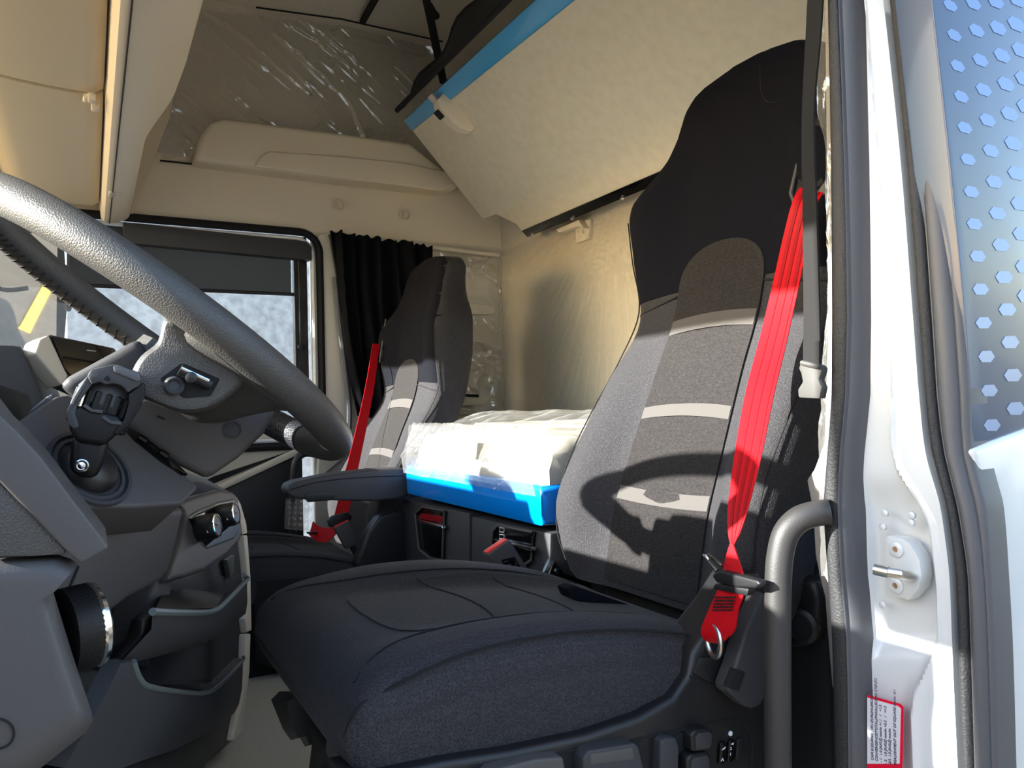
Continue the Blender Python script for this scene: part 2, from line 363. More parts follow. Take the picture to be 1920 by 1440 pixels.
# ------------------------------------------------------------------ outside: trailer, mirror, yard
struct(tag(link('yard_ground', box((0, 6, -1.33), (60, 60, .06)), concrete), 'sunlit concrete yard outside the cab', 'ground'))
tr = thing('parked_trailer', 'white curtain sided trailer parked outside the passenger window', 'trailer', (2.2, 4.2, -1.3))
link('trailer_body', sheet([[Vector((x, 4.1+.03*fbm(x*2, z*2), z)) for x in [i*.25-.1 for i in range(24)]] for z in (-.4, 0, .4, .8, 1.2, 1.6, 2.0, 2.4)], .1, (0, 1, 0)), truckw, tr)
link('chassis', box((2.8, 4.25, -.5), (5.6, .3, .15), .02), black, tr)
for x in (3.6, 4.8): link('wheel', lathe((x, 4.4, -.82), (0, -1, 0), [(.2, 0), (.46, .02), (.48, .1), (.46, .25), (.25, .28), (.22, .2), (.05, .2)], 24), blackm, tr)
mi = thing('wing_mirror', 'tall black wing mirror outside the passenger window', 'mirror', (-.16, 2.5, .9))
mq = Vector((.74, -.58, -.30)).normalized()
m0 = P(50, 560, 'Y', 2.45)
def mp_(px, py): return PP(px, py, m0, mq)
link('mirror_glass', prism([mp_(x, y) for x, y in [(-60, 430), (108, 440), (105, 683), (-60, 686)]], -mq*.004), mirror, mi)
hs = prism([mp_(x, y) - mq*.006 for x, y in [(-75, 415), (122, 425), (132, 560), (120, 700), (-75, 703)]], -mq*.08, .01)
link('housing', hs, blackm, mi)
link('arm', tube(spline([P(118, 560, 'Y', 2.46), P(128, 580, 'Y', 2.4), P(130, 560, 'Y', 2.35), P(131, 450, 'Y', 2.3)], 5), .008, 8), black, mi)
inc = ray(50, 560).normalized(); ref = inc - 2*inc.dot(mq)*mq
ref = ref.normalized()
nb = thing('sky_block_trailer', 'unseen white trailer added to block low sky on the driver side', 'trailer', (-2, -3.6, -1.3))  # added out of view to cut skylight reaching the open doorway
link('trailer_body', box((-1.5, -4.2, 1.0), (9, 1.2, 2.9), .05), truckw, nb)
link('chassis', box((-1.5, -4.2, -.6), (8.6, 1.0, .2), .02), black, nb)
for x in (-4.5, 1.2, 2.3): link('wheel', lathe((x, -4.0, -.82), (0, 1, 0), [(.2, 0), (.46, .02), (.48, .1), (.46, .25), (.25, .28), (.22, .2), (.05, .2)], 24), blackm, nb)
# yellow marks and a car out in the yard, along the line the mirror shows
side = Vector((0, 0, 1)).cross(ref).normalized()
def yard(t, s): p = m0 + ref*t + side*s; return Vector((p.x, p.y, -1.3))
g0 = (m0.z+1.3)/max(.02, -ref.z)
for k, (t, s) in enumerate(((g0*.72, -.9), (g0*1.0, .15), (g0*1.3, 1.1))):
    tag(link('yellow_line', box(yard(t, s)+Vector((0, 0, .01)), (2.6, .12, .02), 0, Matrix.Rotation(math.atan2(ref.y, ref.x), 3, 'Z')), yellow), 'yellow line painted on the yard, ' + ('nearest of the three', 'middle of the three', 'farthest of the three')[k], 'line marking', 'yellow yard lines')
ca = thing('parked_car', 'small silver car parked in the yard', 'car', yard(g0*1.9, -.5))
cq = Matrix.Rotation(math.atan2(ref.y, ref.x), 3, 'Z'); cl = WL[ca.name]
def car_ring(x, w_, zb, zt): return [cl + cq @ Vector((x, s*w_, z)) for s, z in ((-1, zb), (1, zb), (1, zt*.6), (.85, zt), (-.85, zt), (-1, zt*.6))]
silver = mat('silver paint', (.5, .52, .55, 1), .3, .6)
link('car_body', loft([car_ring(-2, .75, .3, .7), car_ring(-1.2, .85, .25, .95), car_ring(1.0, .85, .25, .95), car_ring(2, .75, .3, .75)]), silver, ca)
link('cabin', loft([[cl + cq @ Vector((x*s, y, z)) for x, y in ((-1.5, -.75), (1, -.75), (1, .75), (-1.5, .75))] for s, z in ((1, .94), (.65, 1.45))]), gloss, ca)
for x in (-1.2, 1.2):
    for s in (-1, 1): link('wheel', disc(cl + cq @ Vector((x, s*.7, .32)), cq @ Vector((0, s, 0)), .32, .2, 20, .03), blackm, ca)

# ================================================================== LARGE THINGS
# ------------------------------------------------------------------ side shelf ledge (moulded onto the far wall)
def onwall(px, py, y=2.12): return P(px, py, 'Y', y)
led = prism([onwall(x, y, 2.07) for x, y in [(362, 300), (372, 262), (392, 230), (420, 221), (620, 246), (770, 268), (850, 330), (862, 352), (830, 358), (640, 336)]], (0, .09, 0), .02, 4)
lab(link('shelf_ledge', led, beige, sw), 'raised beige storage ledge with rounded ends')
led2 = prism([onwall(x, y, 2.062) for x, y in [(478, 312), (488, 294), (505, 283), (640, 292), (760, 305), (840, 322), (856, 345), (826, 357), (640, 334)]], (0, .05, 0), .007, 3)
link('ledge_lip', led2, beige, sw)
link('wall_groove', tube([onwall(300, 301, 2.148), onwall(640, 337, 2.148), onwall(835, 361, 2.148)], .003, 6), blackm, sw)
# coat hooks
for nm, (px, py), lb in (('coat_hook', (634, 385), 'beige coat hook on the side wall, the one nearer the overhead cabinet'), ('coat_hook', (758, 404), 'beige coat hook on the side wall, the one nearer the upper bunk')):
    c = onwall(px, py, 2.148); t = thing(nm, lb, 'hook', c, 'coat hooks')
    link('cup', lathe(c, (0, -1, 0), [(.018, 0), (.020, .012), (.0175, .014), (.015, .006), (.002, .005)], 24), beige, t)
    link('peg', tube(spline([c+Vector((0, 0, .008)), c+Vector((-.004, -.018, .002)), c+Vector((-.006, -.022, -.010)), c+Vector((-.002, -.012, -.014))], 4), .004, 8), beige, t)
# ------------------------------------------------------------------ overhead cabinet and visors
oc = thing('overhead_cabinet', 'long beige overhead cabinet across the cab above the windscreen', 'cabinet', (.1, 1, 1.45))
def beam(y):
    k = sm((y-1.15)/.22)                                # the near half swells towards the rear
    xr = .165*(1-k)+.118*k; zr = 1.50*(1-k)+1.455*k
    return [Vector(p) for p in ((-.05, y, 1.60), (.03, y, 1.50), (.036, y, 1.435), (.045, y, 1.424), (.062, y, 1.421), (.10, y, 1.432), (.112, y, 1.442), (xr, y, zr), (xr+.02-.01*k, y, zr+.06), (.20-.065*k, y, 1.70), (.24-.095*k, y, 2.0), (.26-.11*k, y, 2.18), (-.05, y, 2.18))]
link('shell', loft([beam(y) for y in [i*.1-.1 for i in range(12)]+[1.05+i*.03 for i in range(14)]+[1.5, 1.7, 1.9, 2.1]]), beige, oc, 30)
link('seam', tube([Vector((.0595, -.1, 1.4205)), Vector((.0595, 2.1, 1.4205))], .0016, 6), blackm, oc)
link('top_box', box((-.27, 1.05, 1.86), (.5, 2.25, .62), .02), beige, oc)
c = P(213, 361, 'Z', 1.426)
link('lamp_lens', box(P(209, 362, 'Z', 1.424), (.014, .05, .012), .003), lampm, oc)
link('lamp_switch', box(P(222, 361, 'Z', 1.428), (.010, .035, .012), .003), beige, oc)
# rear side trim at the far wall, with a split line
link('end_trim', sheet([[P(360, 0, 'Y', 2.10), P(300, 0, 'Y', 2.12)], [P(346, 80, 'Y', 2.10), P(290, 80, 'Y', 2.12)], [P(330, 155, 'Y', 2.10), P(270, 150, 'Y', 2.12)]], .04, (0, 1, 0)), beige, oc)
link('end_trim', sheet([[P(329, 160, 'Y', 2.09), P(270, 155, 'Y', 2.12)], [P(318, 220, 'Y', 2.09), P(262, 230, 'Y', 2.12)], [P(250, 398, 'Y', 2.10), P(225, 395, 'Y', 2.12)]], .05, (0, 1, 0)), beige, oc)
def visor(y0, y1):
    rows = []
    for i in range(13):
        y = y0 + (y1-y0)*i/12; e = min(i, 12-i)/12; r = max(0, 1-e/.06); rows.append([])
        for j in range(15):
            v = j/14; ev = min(v, 1-v); lift = .012*(max(0, 1-ev/.08)**2 + r*r) - .006*math.sin(v*math.pi)
            x = .030 - .245*v; z = 1.446 + .02*v + (.045*max(0, v-.75)*4*max(0, v-.75)*4 if 1 else 0) + lift
            rows[-1].append(Vector((x, y, z)))
    return sheet(rows, .018, (0, 0, 1))
for y0, y1, lb in ((-.04, 1.122, 'cream sun visor under the overhead cabinet on the driver side'), (1.138, 2.05, 'cream sun visor under the overhead cabinet on the passenger side')):
    t = thing('sun_visor', lb, 'sun visor', (-.1, (y0+y1)/2, 1.45), 'sun visors'); link('panel', visor(y0, y1), beige2, t)
    yy = 1.045 if y0 < 0 else 1.085
    cb = P(172 if y0 < 0 else 178, 184 if y0 < 0 else 200, 'Z', 1.44)
    link('hinge_clip', box(cb, (.014, .022, .016), .004), beige, t)
    if y0 < 0: link('hinge_pin', tube([cb+Vector((-.01, .0, .004)), cb+Vector((-.012, .03, .004))], .004, 8), beige, t)
# ceiling hatch lines
link('ceiling_seam', tube([P(480, 14, 'Z', 2.197), P(640, 36, 'Z', 2.197), P(830, 78, 'Z', 2.197)], .003, 6), blackm, ce)
link('ceiling_bar', tube([P(708, -10, 'Z', 2.18), P(680, 40, 'Z', 2.18)], .012, 8), blackm, ce)
# ------------------------------------------------------------------ upper bunk
HB = Vector((1.40, 1.8, 1.435)); NB = Vector((.965, 1.9, 1.815))
bn = Vector((NB.z-HB.z, 0, HB.x-NB.x)).normalized()          # points up and to the rear
def bp(px, py): return PP(px, py, HB, bn)
ub = thing('upper_bunk', 'tilted upper bunk with a cream board underside', 'bunk', HB)
far = [(905, 411), (773, 245)]
yn = -.03
A_ = bp(773, 245); B_ = bp(905, 411); C_ = bp(930, 402); D_ = bp(968, 420); E_ = bp(986, 443)
def atY(p, y): return Vector((p.x, y, p.z))
G_ = bp(1055, 18)
gdir = (G_-A_).normalized(); An = A_ + gdir*((yn-A_.y)/gdir.y)
poly = [A_, B_, C_, D_, E_, atY(E_, yn), An]
link('board', prism(poly, bn*.035, .003), board, ub)
def edge(p, q, w0, w1, t, lift=0):                            # strip along p>q on the board plane, from offset w0 to w1 up the slope
    s = (NB-HB); s.y = 0; s.normalize(); off = -bn*lift
    return prism([p+s*w0+off, p+s*w1+off, q+s*w1+off, q+s*w0+off], bn*t, .001)
lab(link('edge_wrap', prism([A_-bn*.002, An-bn*.002, An+Vector((-.055, 0, .05))-bn*.002, bp(757, 226)-bn*.002], bn*.05, .004), bluef2, ub), 'light blue plastic sheet taped along the bunk edge')
h0 = bp(990, 444); h1 = atY(h0, .0)
st = link('hinge_strip', edge(h0+Vector((0, 0, .0)), h1, .0, .032, .004, .003), gloss, ub)
for px, py in ((997, 442), (1074, 408), (1168, 370), (1250, 335)):
    c = bp(px, py) - bn*.004; link('screw', lathe(c, -bn, [(.007, 0), (.006, .003), (.003, .004), (.002, .001)], 12), chrome, st)
# net and black hem above the wrapped edge
T0 = bp(745, 217); 
nets = []
tipA = bp(742, 215); upd = Vector((-.30, 0, .30)).normalized()
def netp(u, v):
    y = tipA.y*(1-u) + yn*u; base = Vector((A_.x-.060, y, A_.z+.052))+bn*.012
    return base + Vector((.0, 0, .085))*v*sm(u*3.2+.02) + Vector((.012*math.sin(u*40)*v, 0, .008*math.sin(u*23)*v))
link('safety_net', surf(netp, 40, 6), mesh_m, ub)
link('net_hem', tube([netp(i/40, 1) for i in range(41)], .005, 8), blackm, ub)
link('edge_hem', tube([netp(i/40, 0)+Vector((0, 0, .005)) for i in range(41)], .009, 8), blackm, ub)
# bracket under the bunk with a dark window
bc = bp(850, 205); s_ = (HB-NB); s_.y = 0; s_.normalize(); yv = Vector((0, 1, 0))
def loc_(a, b, h): return bc + s_*a + yv*b - bn*h
br = loft([[loc_(a, b*wd, h) for b, h in ((-1, 0), (-1, hh*.7), (-.75, hh), (.75, hh), (1, hh*.7), (1, 0))] for a, wd, hh in ((-.055, .022, .03), (-.04, .026, .04), (.02, .026, .045), (.06, .024, .035), (.085, .018, .015))])
bk = lab(link('bracket', br, beige, ub), 'beige plastic bracket with a black button')
link('button', box(loc_(-.02, .012, .045), (.03, .03, .006), .002, bn.to_track_quat('Z', 'Y').to_matrix()), blackm, bk)
link('release_tab', box(loc_(-.065, .015, .02), (.03, .03, .006), .002, bn.to_track_quat('Z', 'Y').to_matrix()), feltlo, bk)
# strap that holds the bunk to the roof
stp = [P(798, -6, 'Y', 1.55), P(812, 60, 'Y', 1.58), P(824, 120, 'Y', 1.62), P(832, 158, 'Y', 1.66)]
wv = [Vector((.028, 0, 0))]*4
t = thing('bunk_strap', 'black webbing strap hanging from the roof to the upper bunk', 'strap', stp[-1])
link('webbing', ribbon(stp, wv, .002), blackm, t)
link('toggle', tube(spline([P(806, 8, 'Y', 1.56), P(814, 22, 'Y', 1.56), P(820, 30, 'Y', 1.56), P(812, 34, 'Y', 1.56)], 5), .008, 8), blackm, t)
# bracket on the back wall under the bunk
wb = thing('wall_bracket', 'cream bunk bracket screwed to the back wall below the bunk', 'bracket', (1.45, 1.45, 1.4))
link('plate', prism([P(x, y, 'X', 1.455) for x, y in [(1078, 420), (1106, 410), (1104, 448), (1080, 456)]], (.015, 0, 0), .003), feltlo, wb)
link('arm', prism([P(x, y, 'X', 1.43) for x, y in [(1042, 430), (1075, 416), (1084, 412), (1094, 428), (1082, 424), (1048, 436)]], (.03, 0, 0), .003), cream, wb)
link('screw', lathe(P(1094, 434, 'X', 1.454), (-1, 0, 0), [(.006, 0), (.005, .002), (.002, .003)], 10), steel, wb)
# ------------------------------------------------------------------ curtain
def curf(u, v):
    top = P(617 + 192*u, 434 + 28*u, 'Y', 2.10); bot = P(668 + 150*u, 780 + 20*u, 'Y', 2.10)
    p = top*(1-v) + bot*v
    f = 1 - .35*v
    p.y += .018*math.sin(u*46 + 5*v*math.sin(u*5) + 2.2*math.sin(v*3+u*3))*f - .012*math.sin(u*19+v*2) - .01
    p.x += .006*math.sin(u*33+v*6)
    p.z += (.004*math.sin(u*90) if v < .02 else 0)
    return p
t = thing('curtain', 'black pleated curtain hanging behind the passenger seat', 'curtain', (.9, 2.1, 1.45))
o = link('drape', surf(curf, 110, 30), curt, t); md = o.modifiers.new('t', 'SOLIDIFY'); md.thickness = .002
link('rail', tube([P(615, 436, 'Y', 2.125), P(815, 464, 'Y', 2.125), P(935, 478, 'Y', 2.125)], .009, 8), cream, t)
# rear edge of the passenger door opening: pale pillar trim, wrapped in film
pt = struct(link('trim_1', prism([P(x, y, 'Y', 2.13) for x, y in [(596, 440), (617, 436), (632, 520), (650, 640), (656, 850), (596, 900), (604, 700)]], (0, .06, 0), .01), cream))
link('pillar_seal', tube(spline([P(x, y, 'Y', 2.11) for x, y in [(628, 520), (636, 600), (648, 700), (655, 770), (652, 850)]], 6), .010, 8), rubberg, pt)
gp = thing('passenger_grab_handle', 'black grab handle beside the passenger door opening', 'grab handle', P(555, 900, 'Y', 2.08))
link('bar', tube(spline([P(x, y, 'Y', 2.06) for x, y in [(595, 852), (572, 850), (556, 862), (550, 890), (549, 940), (549, 1000)]], 6), .013, 12), black, gp)
# bubble wrap at the door foot
def bub(u, v):
    p = bil(P(535, 935, 'Y', 2.05), P(580, 930, 'Y', 2.05), P(578, 995, 'Y', 2.02), P(533, 992, 'Y', 2.02), u, v)
    p.y += .01*abs(math.sin(u*14))*abs(math.sin(v*18)) - .01*u; return p
tag(link('bubble_wrap', surf(bub, 40, 50), clearb), 'bubble wrap around the foot of the passenger door opening', 'bubble wrap')
# ------------------------------------------------------------------ clear films
def wf_back(u, v):                                            # back wall, wrinkles fanning from the bracket
    y = 2.13 - 2.0*u; z = 1.44 - .9*v
    a = math.atan2(z-1.5, y-1.35); r = math.hypot(z-1.5, y-1.35)
    h = .0045*max(0, 1-abs(fbm(a*10, r*.9, 3, 2))*3)**2 + .0025*max(0, 1-abs(fbm(a*25, r*1.6, 13, 2))*3)**2 + .002*fbm(y*3, z*4, 1, 2) + .006*max(0, 1-abs(u)*16)
    if v > .55: h += .002*(v-.55)/.45*abs(fbm(y*14, z*10, 8, 2))
    return Vector((1.462-h-.003, y, z))
t = tag(link('wall_film', surf(wf_back, 200, 140), clear, None, 180), 'clear protective film fanned out over the back wall', 'plastic film')
def wf_side(u, v):
    x = 1.07 + .385*u; z = 1.44 - .85*v
    h = .008*max(0, 1-abs(fbm(x*9+z*3, z*6, 5))*3.5)**2 + .010*max(0, 1-abs(fbm(x*4, z*9, 2))*4)**2*sm((v-.1)*3)
    return Vector((x, 2.145-h-.003-.02*math.exp(-((v-.42)/.05)**2), z))
tag(link('wall_film', surf(wf_side, 60, 120), clearu, None, 180), 'clear crinkled film over the side lining behind the passenger seat', 'plastic film')
def wf_up(u, v):
    a = P(362, 14, 'Y', 2.09); b = P(830, 78, 'Y', 2.09); c = P(775, 258, 'Y', 2.085); d = P(303, 298, 'Y', 2.10)
    p = bil(a, b, c, d, u, v)
    g = (p.x*.75 + p.z*.95)                                       # pulled in long diagonal folds
    e = p.x-p.z
    h = .012*max(0, 1-abs(fbm(g*7+.4*fbm(e*2, 3), e*.7, 7, 2))*4.5)**2*sm(.5+fbm(g*5, e*2.5, 31)*1.5) + .008*max(0, 1-abs(fbm(g*16, e*.9, 2, 2))*4)**2*sm(.4+fbm(g*6, e*3, 21)*1.5) + .005*fbm(g*4, e*2, 5, 2) + .008*max(0, v-.75)*4*abs(fbm(p.x*16, p.z*16, 1))
    p.y = 2.10 - h - .02*sm(1-abs(u-.5)*2); return p
tag(link('wall_film', surf(wf_up, 220, 150), clearu, None, 180), 'clear film stretched in diagonal folds over the upper side wall', 'plastic film')
# side lining recesses behind the film
link('wall_pocket', prism([P(x, y, 'Y', 2.13) for x, y in [(832, 566), (925, 573), (930, 585), (920, 590), (832, 588)]], (0, .05, 0), .006), feltlo, sw)
link('wall_pocket', prism([P(x, y, 'Y', 2.13) for x, y in [(828, 738), (905, 740), (925, 742), (908, 760), (828, 760)]], (0, .05, 0), .006), feltlo, sw)
link('pocket_slot', prism([P(x, y, 'Y', 2.125) for x, y in [(830, 736), (898, 740), (898, 745), (830, 742)]], (0, .01, 0), .001), blackm, sw)
# ------------------------------------------------------------------ lower bunk in its wrapping
lb_ = thing('lower_bunk', 'lower bunk mattress wrapped in clear film on a blue sheet', 'bunk', (1.1, 1.0, .6))
def mring(x, y0, y1, zb, zt, r):
    out = []
    for cy, cz, a0 in ((y1-r, zt-r, 0), (y0+r, zt-r, 90), (y0+r, zb+r, 180), (y1-r, zb+r, 270)):
        for k in range(6):
            a = math.radians(a0+k*18); out.append(Vector((x, cy+r*math.cos(a), cz+r*math.sin(a))))
    return out
link('mattress', loft([mring(x, .685, 1.36-.02*k, .63, zt, .03) for k, (x, zt) in enumerate(((.775, .72), (.785, .748), (.83, .757), (.95, .765), (.99, .765)))]), mattr, lb_, 60)
link('mattress', loft([mring(x, .02, 2.1, .63, zt, .03) for x, zt in ((1.0, .74), (1.015, .77), (1.44, .77))]), mattr, lb_, 60)
link('blue_base', loft([mring(x, .68, y1, zb, zt, .012) for x, y1, zb, zt in ((.752, 1.385, .60, .655), (.757, 1.405, .588, .665), (.80, 1.41, .586, .668), (.99, 1.42, .586, .668))]), bluef, lb_, 50)
link('blue_base', loft([mring(x, .0, 2.1, .586, .668, .012) for x in (.99, 1.44)]), bluef, lb_, 50)
def wrap_f(u, v):                                              # film: over the top, down the front
    y = .69 + .71*u + .01*math.sin(v*9)
    s = v
    if s < .45: x = 1.05 - .27*(s/.45); z = .778 + .012*math.sin(s*14) + .01*math.exp(-((s-.02)/.1)**2)*2
    else:
        k = (s-.45)/.55; x = .775 - .012*math.sin(k*3.1) - .025*k; z = .772 - .128*k
    h = .012*abs(fbm(y*7+z*6, x*9+z*7, 4)) + .006*fbm(y*20, z*26+x*20, 6)
    rd = max(0, 1-abs(fbm(y*5+z*7, x*5-z*4+y*3, 9, 3))*4)**2
    h = h*.5 + .007*rd
    return Vector((x-h*.9, y, z+(h*.5 if s < .45 else 0)))
link('film_wrap', surf(wrap_f, 160, 110), clearb, lb_, 180)
def wrap_e(u, v):
    x = .752+.30*u; z = .775-.13*v; return Vector((x, 1.365+.035*v+.008*abs(fbm(x*12, z*18, 2)), z))
link('film_end', surf(wrap_e, 30, 20), clearb, lb_, 180)
pl_ = lambda x, y: P(x, y, 'X', .742)
link('paper_tag', prism([pl_(859, 820), pl_(895, 822), pl_(891, 860), pl_(857, 857)], (.002, 0, 0), 0), paper, lb_)
# cabinets under the bunk
cabs = (('left of the two latched black lockers under the bunk', [(753, 935), (880, 962), (872, 1110), (753, 1100)], [(779, 962), (793, 950), (833, 958), (829, 1050), (807, 1047), (786, 1030)], [(781, 973), (828, 985), (829, 991), (781, 979)]),
        ('right of the two latched black lockers under the bunk', [(884, 968), (1032, 1000), (1015, 1120), (876, 1110)], [(924, 996), (933, 985), (1000, 998), (996, 1050), (950, 1082), (920, 1060)], [(925, 1010), (996, 1026), (996, 1034), (924, 1015)]))
for lb, outer, rec, bar in cabs:
    f0 = P(*outer[0], 'X', .775); t = thing('under_bunk_locker', lb, 'locker', Vector((.9, f0.y, FL)), 'lockers under the lower bunk')
    pts = [P(x, y, 'X', .775) for x, y in outer]; pts[2].z = pts[3].z = .15
    bmx = prism(pts, (.5, 0, 0), .006)
    link('body', bmx, dash2, t)
    link('latch_recess', prism([P(x, y, 'X', .768) for x, y in rec], (.01, 0, 0), .003), gloss, t)
    link('recess_rim', tube([P(x, y, 'X', .766) for x, y in rec], .0035, 8, closed=True), dash, t)
    lh = link('latch', prism([P(x, y, 'X', .755) for x, y in bar], (.012, 0, 0), .002), chrome, t)
    x0, y0 = bar[0]; x1, y1 = bar[1]
    link('latch_window', prism([P(x, y, 'X', .7655) for x, y in [(x0+4, y0-10), (x1-2, y1-24), (x1-1, y1-3), (x0+2, y0-2)]], (.004, 0, 0), .001), gloss, t)
    if rec[0][0] > 900:
        for k, cy in enumerate((993, 1006)): link('pictogram', tube([P(937+dx, cy+dy, 'X', .764) for dx, dy in ((0, -4), (8, -3), (8, 5), (0, 4))], .0012, 5, closed=True), whitep, t)
    else: link('red_panel', prism([P(x, y, 'X', .7645) for x, y in [(790, 962), (830, 968), (828, 980), (783, 972)]], (.003, 0, 0), .001), redp if 0 else mat('dark red lens', srgb(120, 14, 24), .15), t)

# ================================================================== SEATS
def vtop(v, r):                                                # rounding of the rim across the seat
    a = abs(v)
    return 0 if a < 1-r else 1-math.sqrt(max(0, 1-((a-(1-r))/r)**2))
CX = [(.215, .489, .489), (.2165, .502, .502), (.220, .516, .515), (.226, .528, .526), (.235, .540, .537), (.25, .551, .546), (.28, .560, .553), (.33, .567, .553), (.40, .572, .549), (.50, .567, .540), (.60, .550, .526), (.70, .524, .508), (.76, .500, .496)]
CB = [(.215, .484), (.222, .468), (.236, .455), (.33, .446), (.5, .442), (.62, .452), (.70, .472), (.76, .488)]
def c_top(x, t, hw=.245):
    v = t/hw; zb = sitp([(a, b) for a, b, c in CX], x); zc = sitp([(a, c) for a, b, c in CX], x)
    k = sm((abs(v)-.42)/.33)
    return zc + (zb-zc)*k - .034*sm((x-.213)/.05)*vtop(v, .16)
def c_hw(x): return .247 - .012*max(0, 1-(x-.215)/.035)**2
SX = [(.515, .780), (.56, .790), (.64, .808), (.72, .838), (.86, .895), (.975, .945), (1.11, .972), (1.2, .985), (1.3, 1.005), (1.4, 1.028), (1.43, 1.04)]   # centre line z > x
SE = [(.515, .768), (.56, .758), (.64, .750), (.72, .786), (.86, .872), (.975, .950), (1.11, .945), (1.2, .945), (1.27, .985), (1.3, 1.0), (1.4, 1.03), (1.43, 1.045)]  # rim line
SW = [(.505, .215), (.515, .235), (.56, .246), (.64, .248), (.86, .243), (.975, .238), (1.11, .245), (1.18, .25), (1.215, .246), (1.25, .222), (1.285, .192), (1.33, .172), (1.38, .163), (1.405, .145), (1.42, .115), (1.428, .06)]
ST = [(.505, .07), (.53, .10), (.7, .12), (1.1, .12), (1.25, .10), (1.38, .085), (1.428, .05)]
def b_x(z, t):
    hw = itp(SW, z); v = t/hw; xc = sitp(SX, z); xe = sitp(SE, z); k = sm((abs(v)-.42)/.38)
    return xc + (xe-xc)*k + .030*vtop(v, .16)
def make_seat(name, label, yc, sg, dx, dz, driver):
    t0 = thing(name, label, 'seat', Vector((.5+dx, yc, FL)))
    def W(x, t, z): return Vector((x+dx, yc + sg*t, z+dz))
    NV = 44
    # cushion
    def cring(x):
        hw = c_hw(x); zb = itp(CB, x); out = []
        for i in range(NV+1):
            v = math.sin((i/NV-.5)*math.pi)*.35 + (i/NV-.5)*2*.65; out.append(W(x, v*hw, c_top(x, v*hw, hw)))
        for k in (1, 2, 3): out.append(W(x, hw*(1+.012*math.sin(k/3*3.1)), c_top(x, hw, hw)*(1-k/3)+zb*k/3))
        out.append(W(x, hw-.03, zb-.006)); out.append(W(x, -hw+.03, zb-.006))
        for k in (3, 2, 1): out.append(W(x, -hw*(1+.012*math.sin(k/3*3.1)), c_top(x, hw, hw)*(1-k/3)+zb*k/3))
        return out
    xs = [.215, .2155, .2165, .218, .220, .2225, .226, .230, .235, .247, .262, .28] + [.28+i*.02 for i in range(1, 24)] + [.755, .76]
    cu = link('cushion', loft([cring(x) for x in xs]), cloth, t0, 60)
    def patch(x0, x1, tf, off=.0018, nx=24, n=14, front=None):
        rows = []
        for i in range(nx+1):
            u = i/nx; row = []
            for j in range(n+1):
                q = 2*j/n-1; xx = x0(q)*(1-u)+x1(q)*u; tt = q*tf(xx); row.append(W(xx, tt, c_top(xx, tt)+off))
            rows.append(row)
        return sheet(rows, .004, (0, 0, -1))
    tf = lambda x: .118+.028*sm((x-.31)/.25)
    link('suede_panel', patch(lambda q: .308+.012*q*q+.02*abs(q)**8, lambda q: .755, tf), alca, cu)
    for xk in (.47, .60):                                           # cross seams pressed into the panel
        link('cross_seam', tube([W(xk+.03*(1-(j/10-1)**2)-.03, (j/10-1)*.135, c_top(xk+.03*(1-(j/10-1)**2)-.03, (j/10-1)*.135)+.0022) for j in range(21)], .0016, 6), seam, cu)
    for sd_ in (-1, 1):
        link('seam', tube(spline([W(x, sd_*tt, c_top(x, tt)+.0005) for x, tt in ((.235, .205), (.27, .18), (.32, .160), (.40, .156), (.5, .158), (.62, .160), (.75, .160))], 5), .0013, 6), seam, cu)
        link('seam', tube(spline([W(.217, sd_*.228, .498)]+[W(x, sd_*.2425*(1 if x > .26 else .985), c_top(x, .2425)+.014*sm((x-.22)/.1)) for x in (.222, .232, .25, .28, .34, .42, .52, .62, .72)], 5), .0017, 6), seam, cu)
    # backrest
    zs = [.505, .508, .515, .525, .54] + [.56+i*.02 for i in range(42)] + [1.398, 1.408, 1.416, 1.422, 1.426, 1.428]
    def bring(z):
        hw = itp(SW, z) if z > 1.405 or z < .56 else sitp(SW, z); th = itp(ST, z); out = []
        for i in range(NV+1):
            v = math.sin((i/NV-.5)*math.pi)*.35 + (i/NV-.5)*2*.65; out.append(W(b_x(z, v*hw), v*hw, z))
        xe = b_x(z, hw)
        for k, (a, b) in enumerate(((1.0, .35), (.99, .7), (.93, .95), (.8, 1), (-.8, 1), (-.93, .95), (-.99, .7), (-1.0, .35))): out.append(W(xe+(sitp(SX, z)+th-xe)*b if b >= .9 else xe+th*b*.8, a*hw, z))
        return out
    bk = link('backrest', loft([bring(z) for z in zs]), cloth, t0, 60)
    def bpatch(z0, z1, hwf, off=.0045, nz=40, n=14):
        rows = []
        for i in range(nz+1):
            z = z0+(z1-z0)*(1-(1-i/nz)**1.8); rows.append([W(b_x(z, (2*j/n-1)*hwf(z))-off, (2*j/n-1)*hwf(z), z) for j in range(n+1)])
        return sheet(rows, .004, (1, 0, 0))
    hwf = lambda z: (.112-.012*sm((z-.6)/.4))*math.sqrt(max(.0, 1-max(0, (z-1.02)/.078)**2.6))+.002
    link('suede_panel', bpatch(.518, 1.098, hwf), alca, bk)
    for z, tk in ((.952, .026), (.800, .020), (.665, .022), (.575, .012)):
        rows = []
        for i in range(4):
            zz = z+tk*(i/3-.5); rows.append([W(b_x(zz, (j/10-1)*hwf(zz)*.985)-.0056, (j/10-1)*hwf(zz)*.985, zz+.006*(1-(j/10-1)**2)*(1 if z > .7 else -.6)) for j in range(21)])
        link('grey_stripe', sheet(rows, .003, (1, 0, 0)), stripe if z > .6 else alca, bk)
    # upper cover: a smoother black cloth over shoulders and head
    rows = []
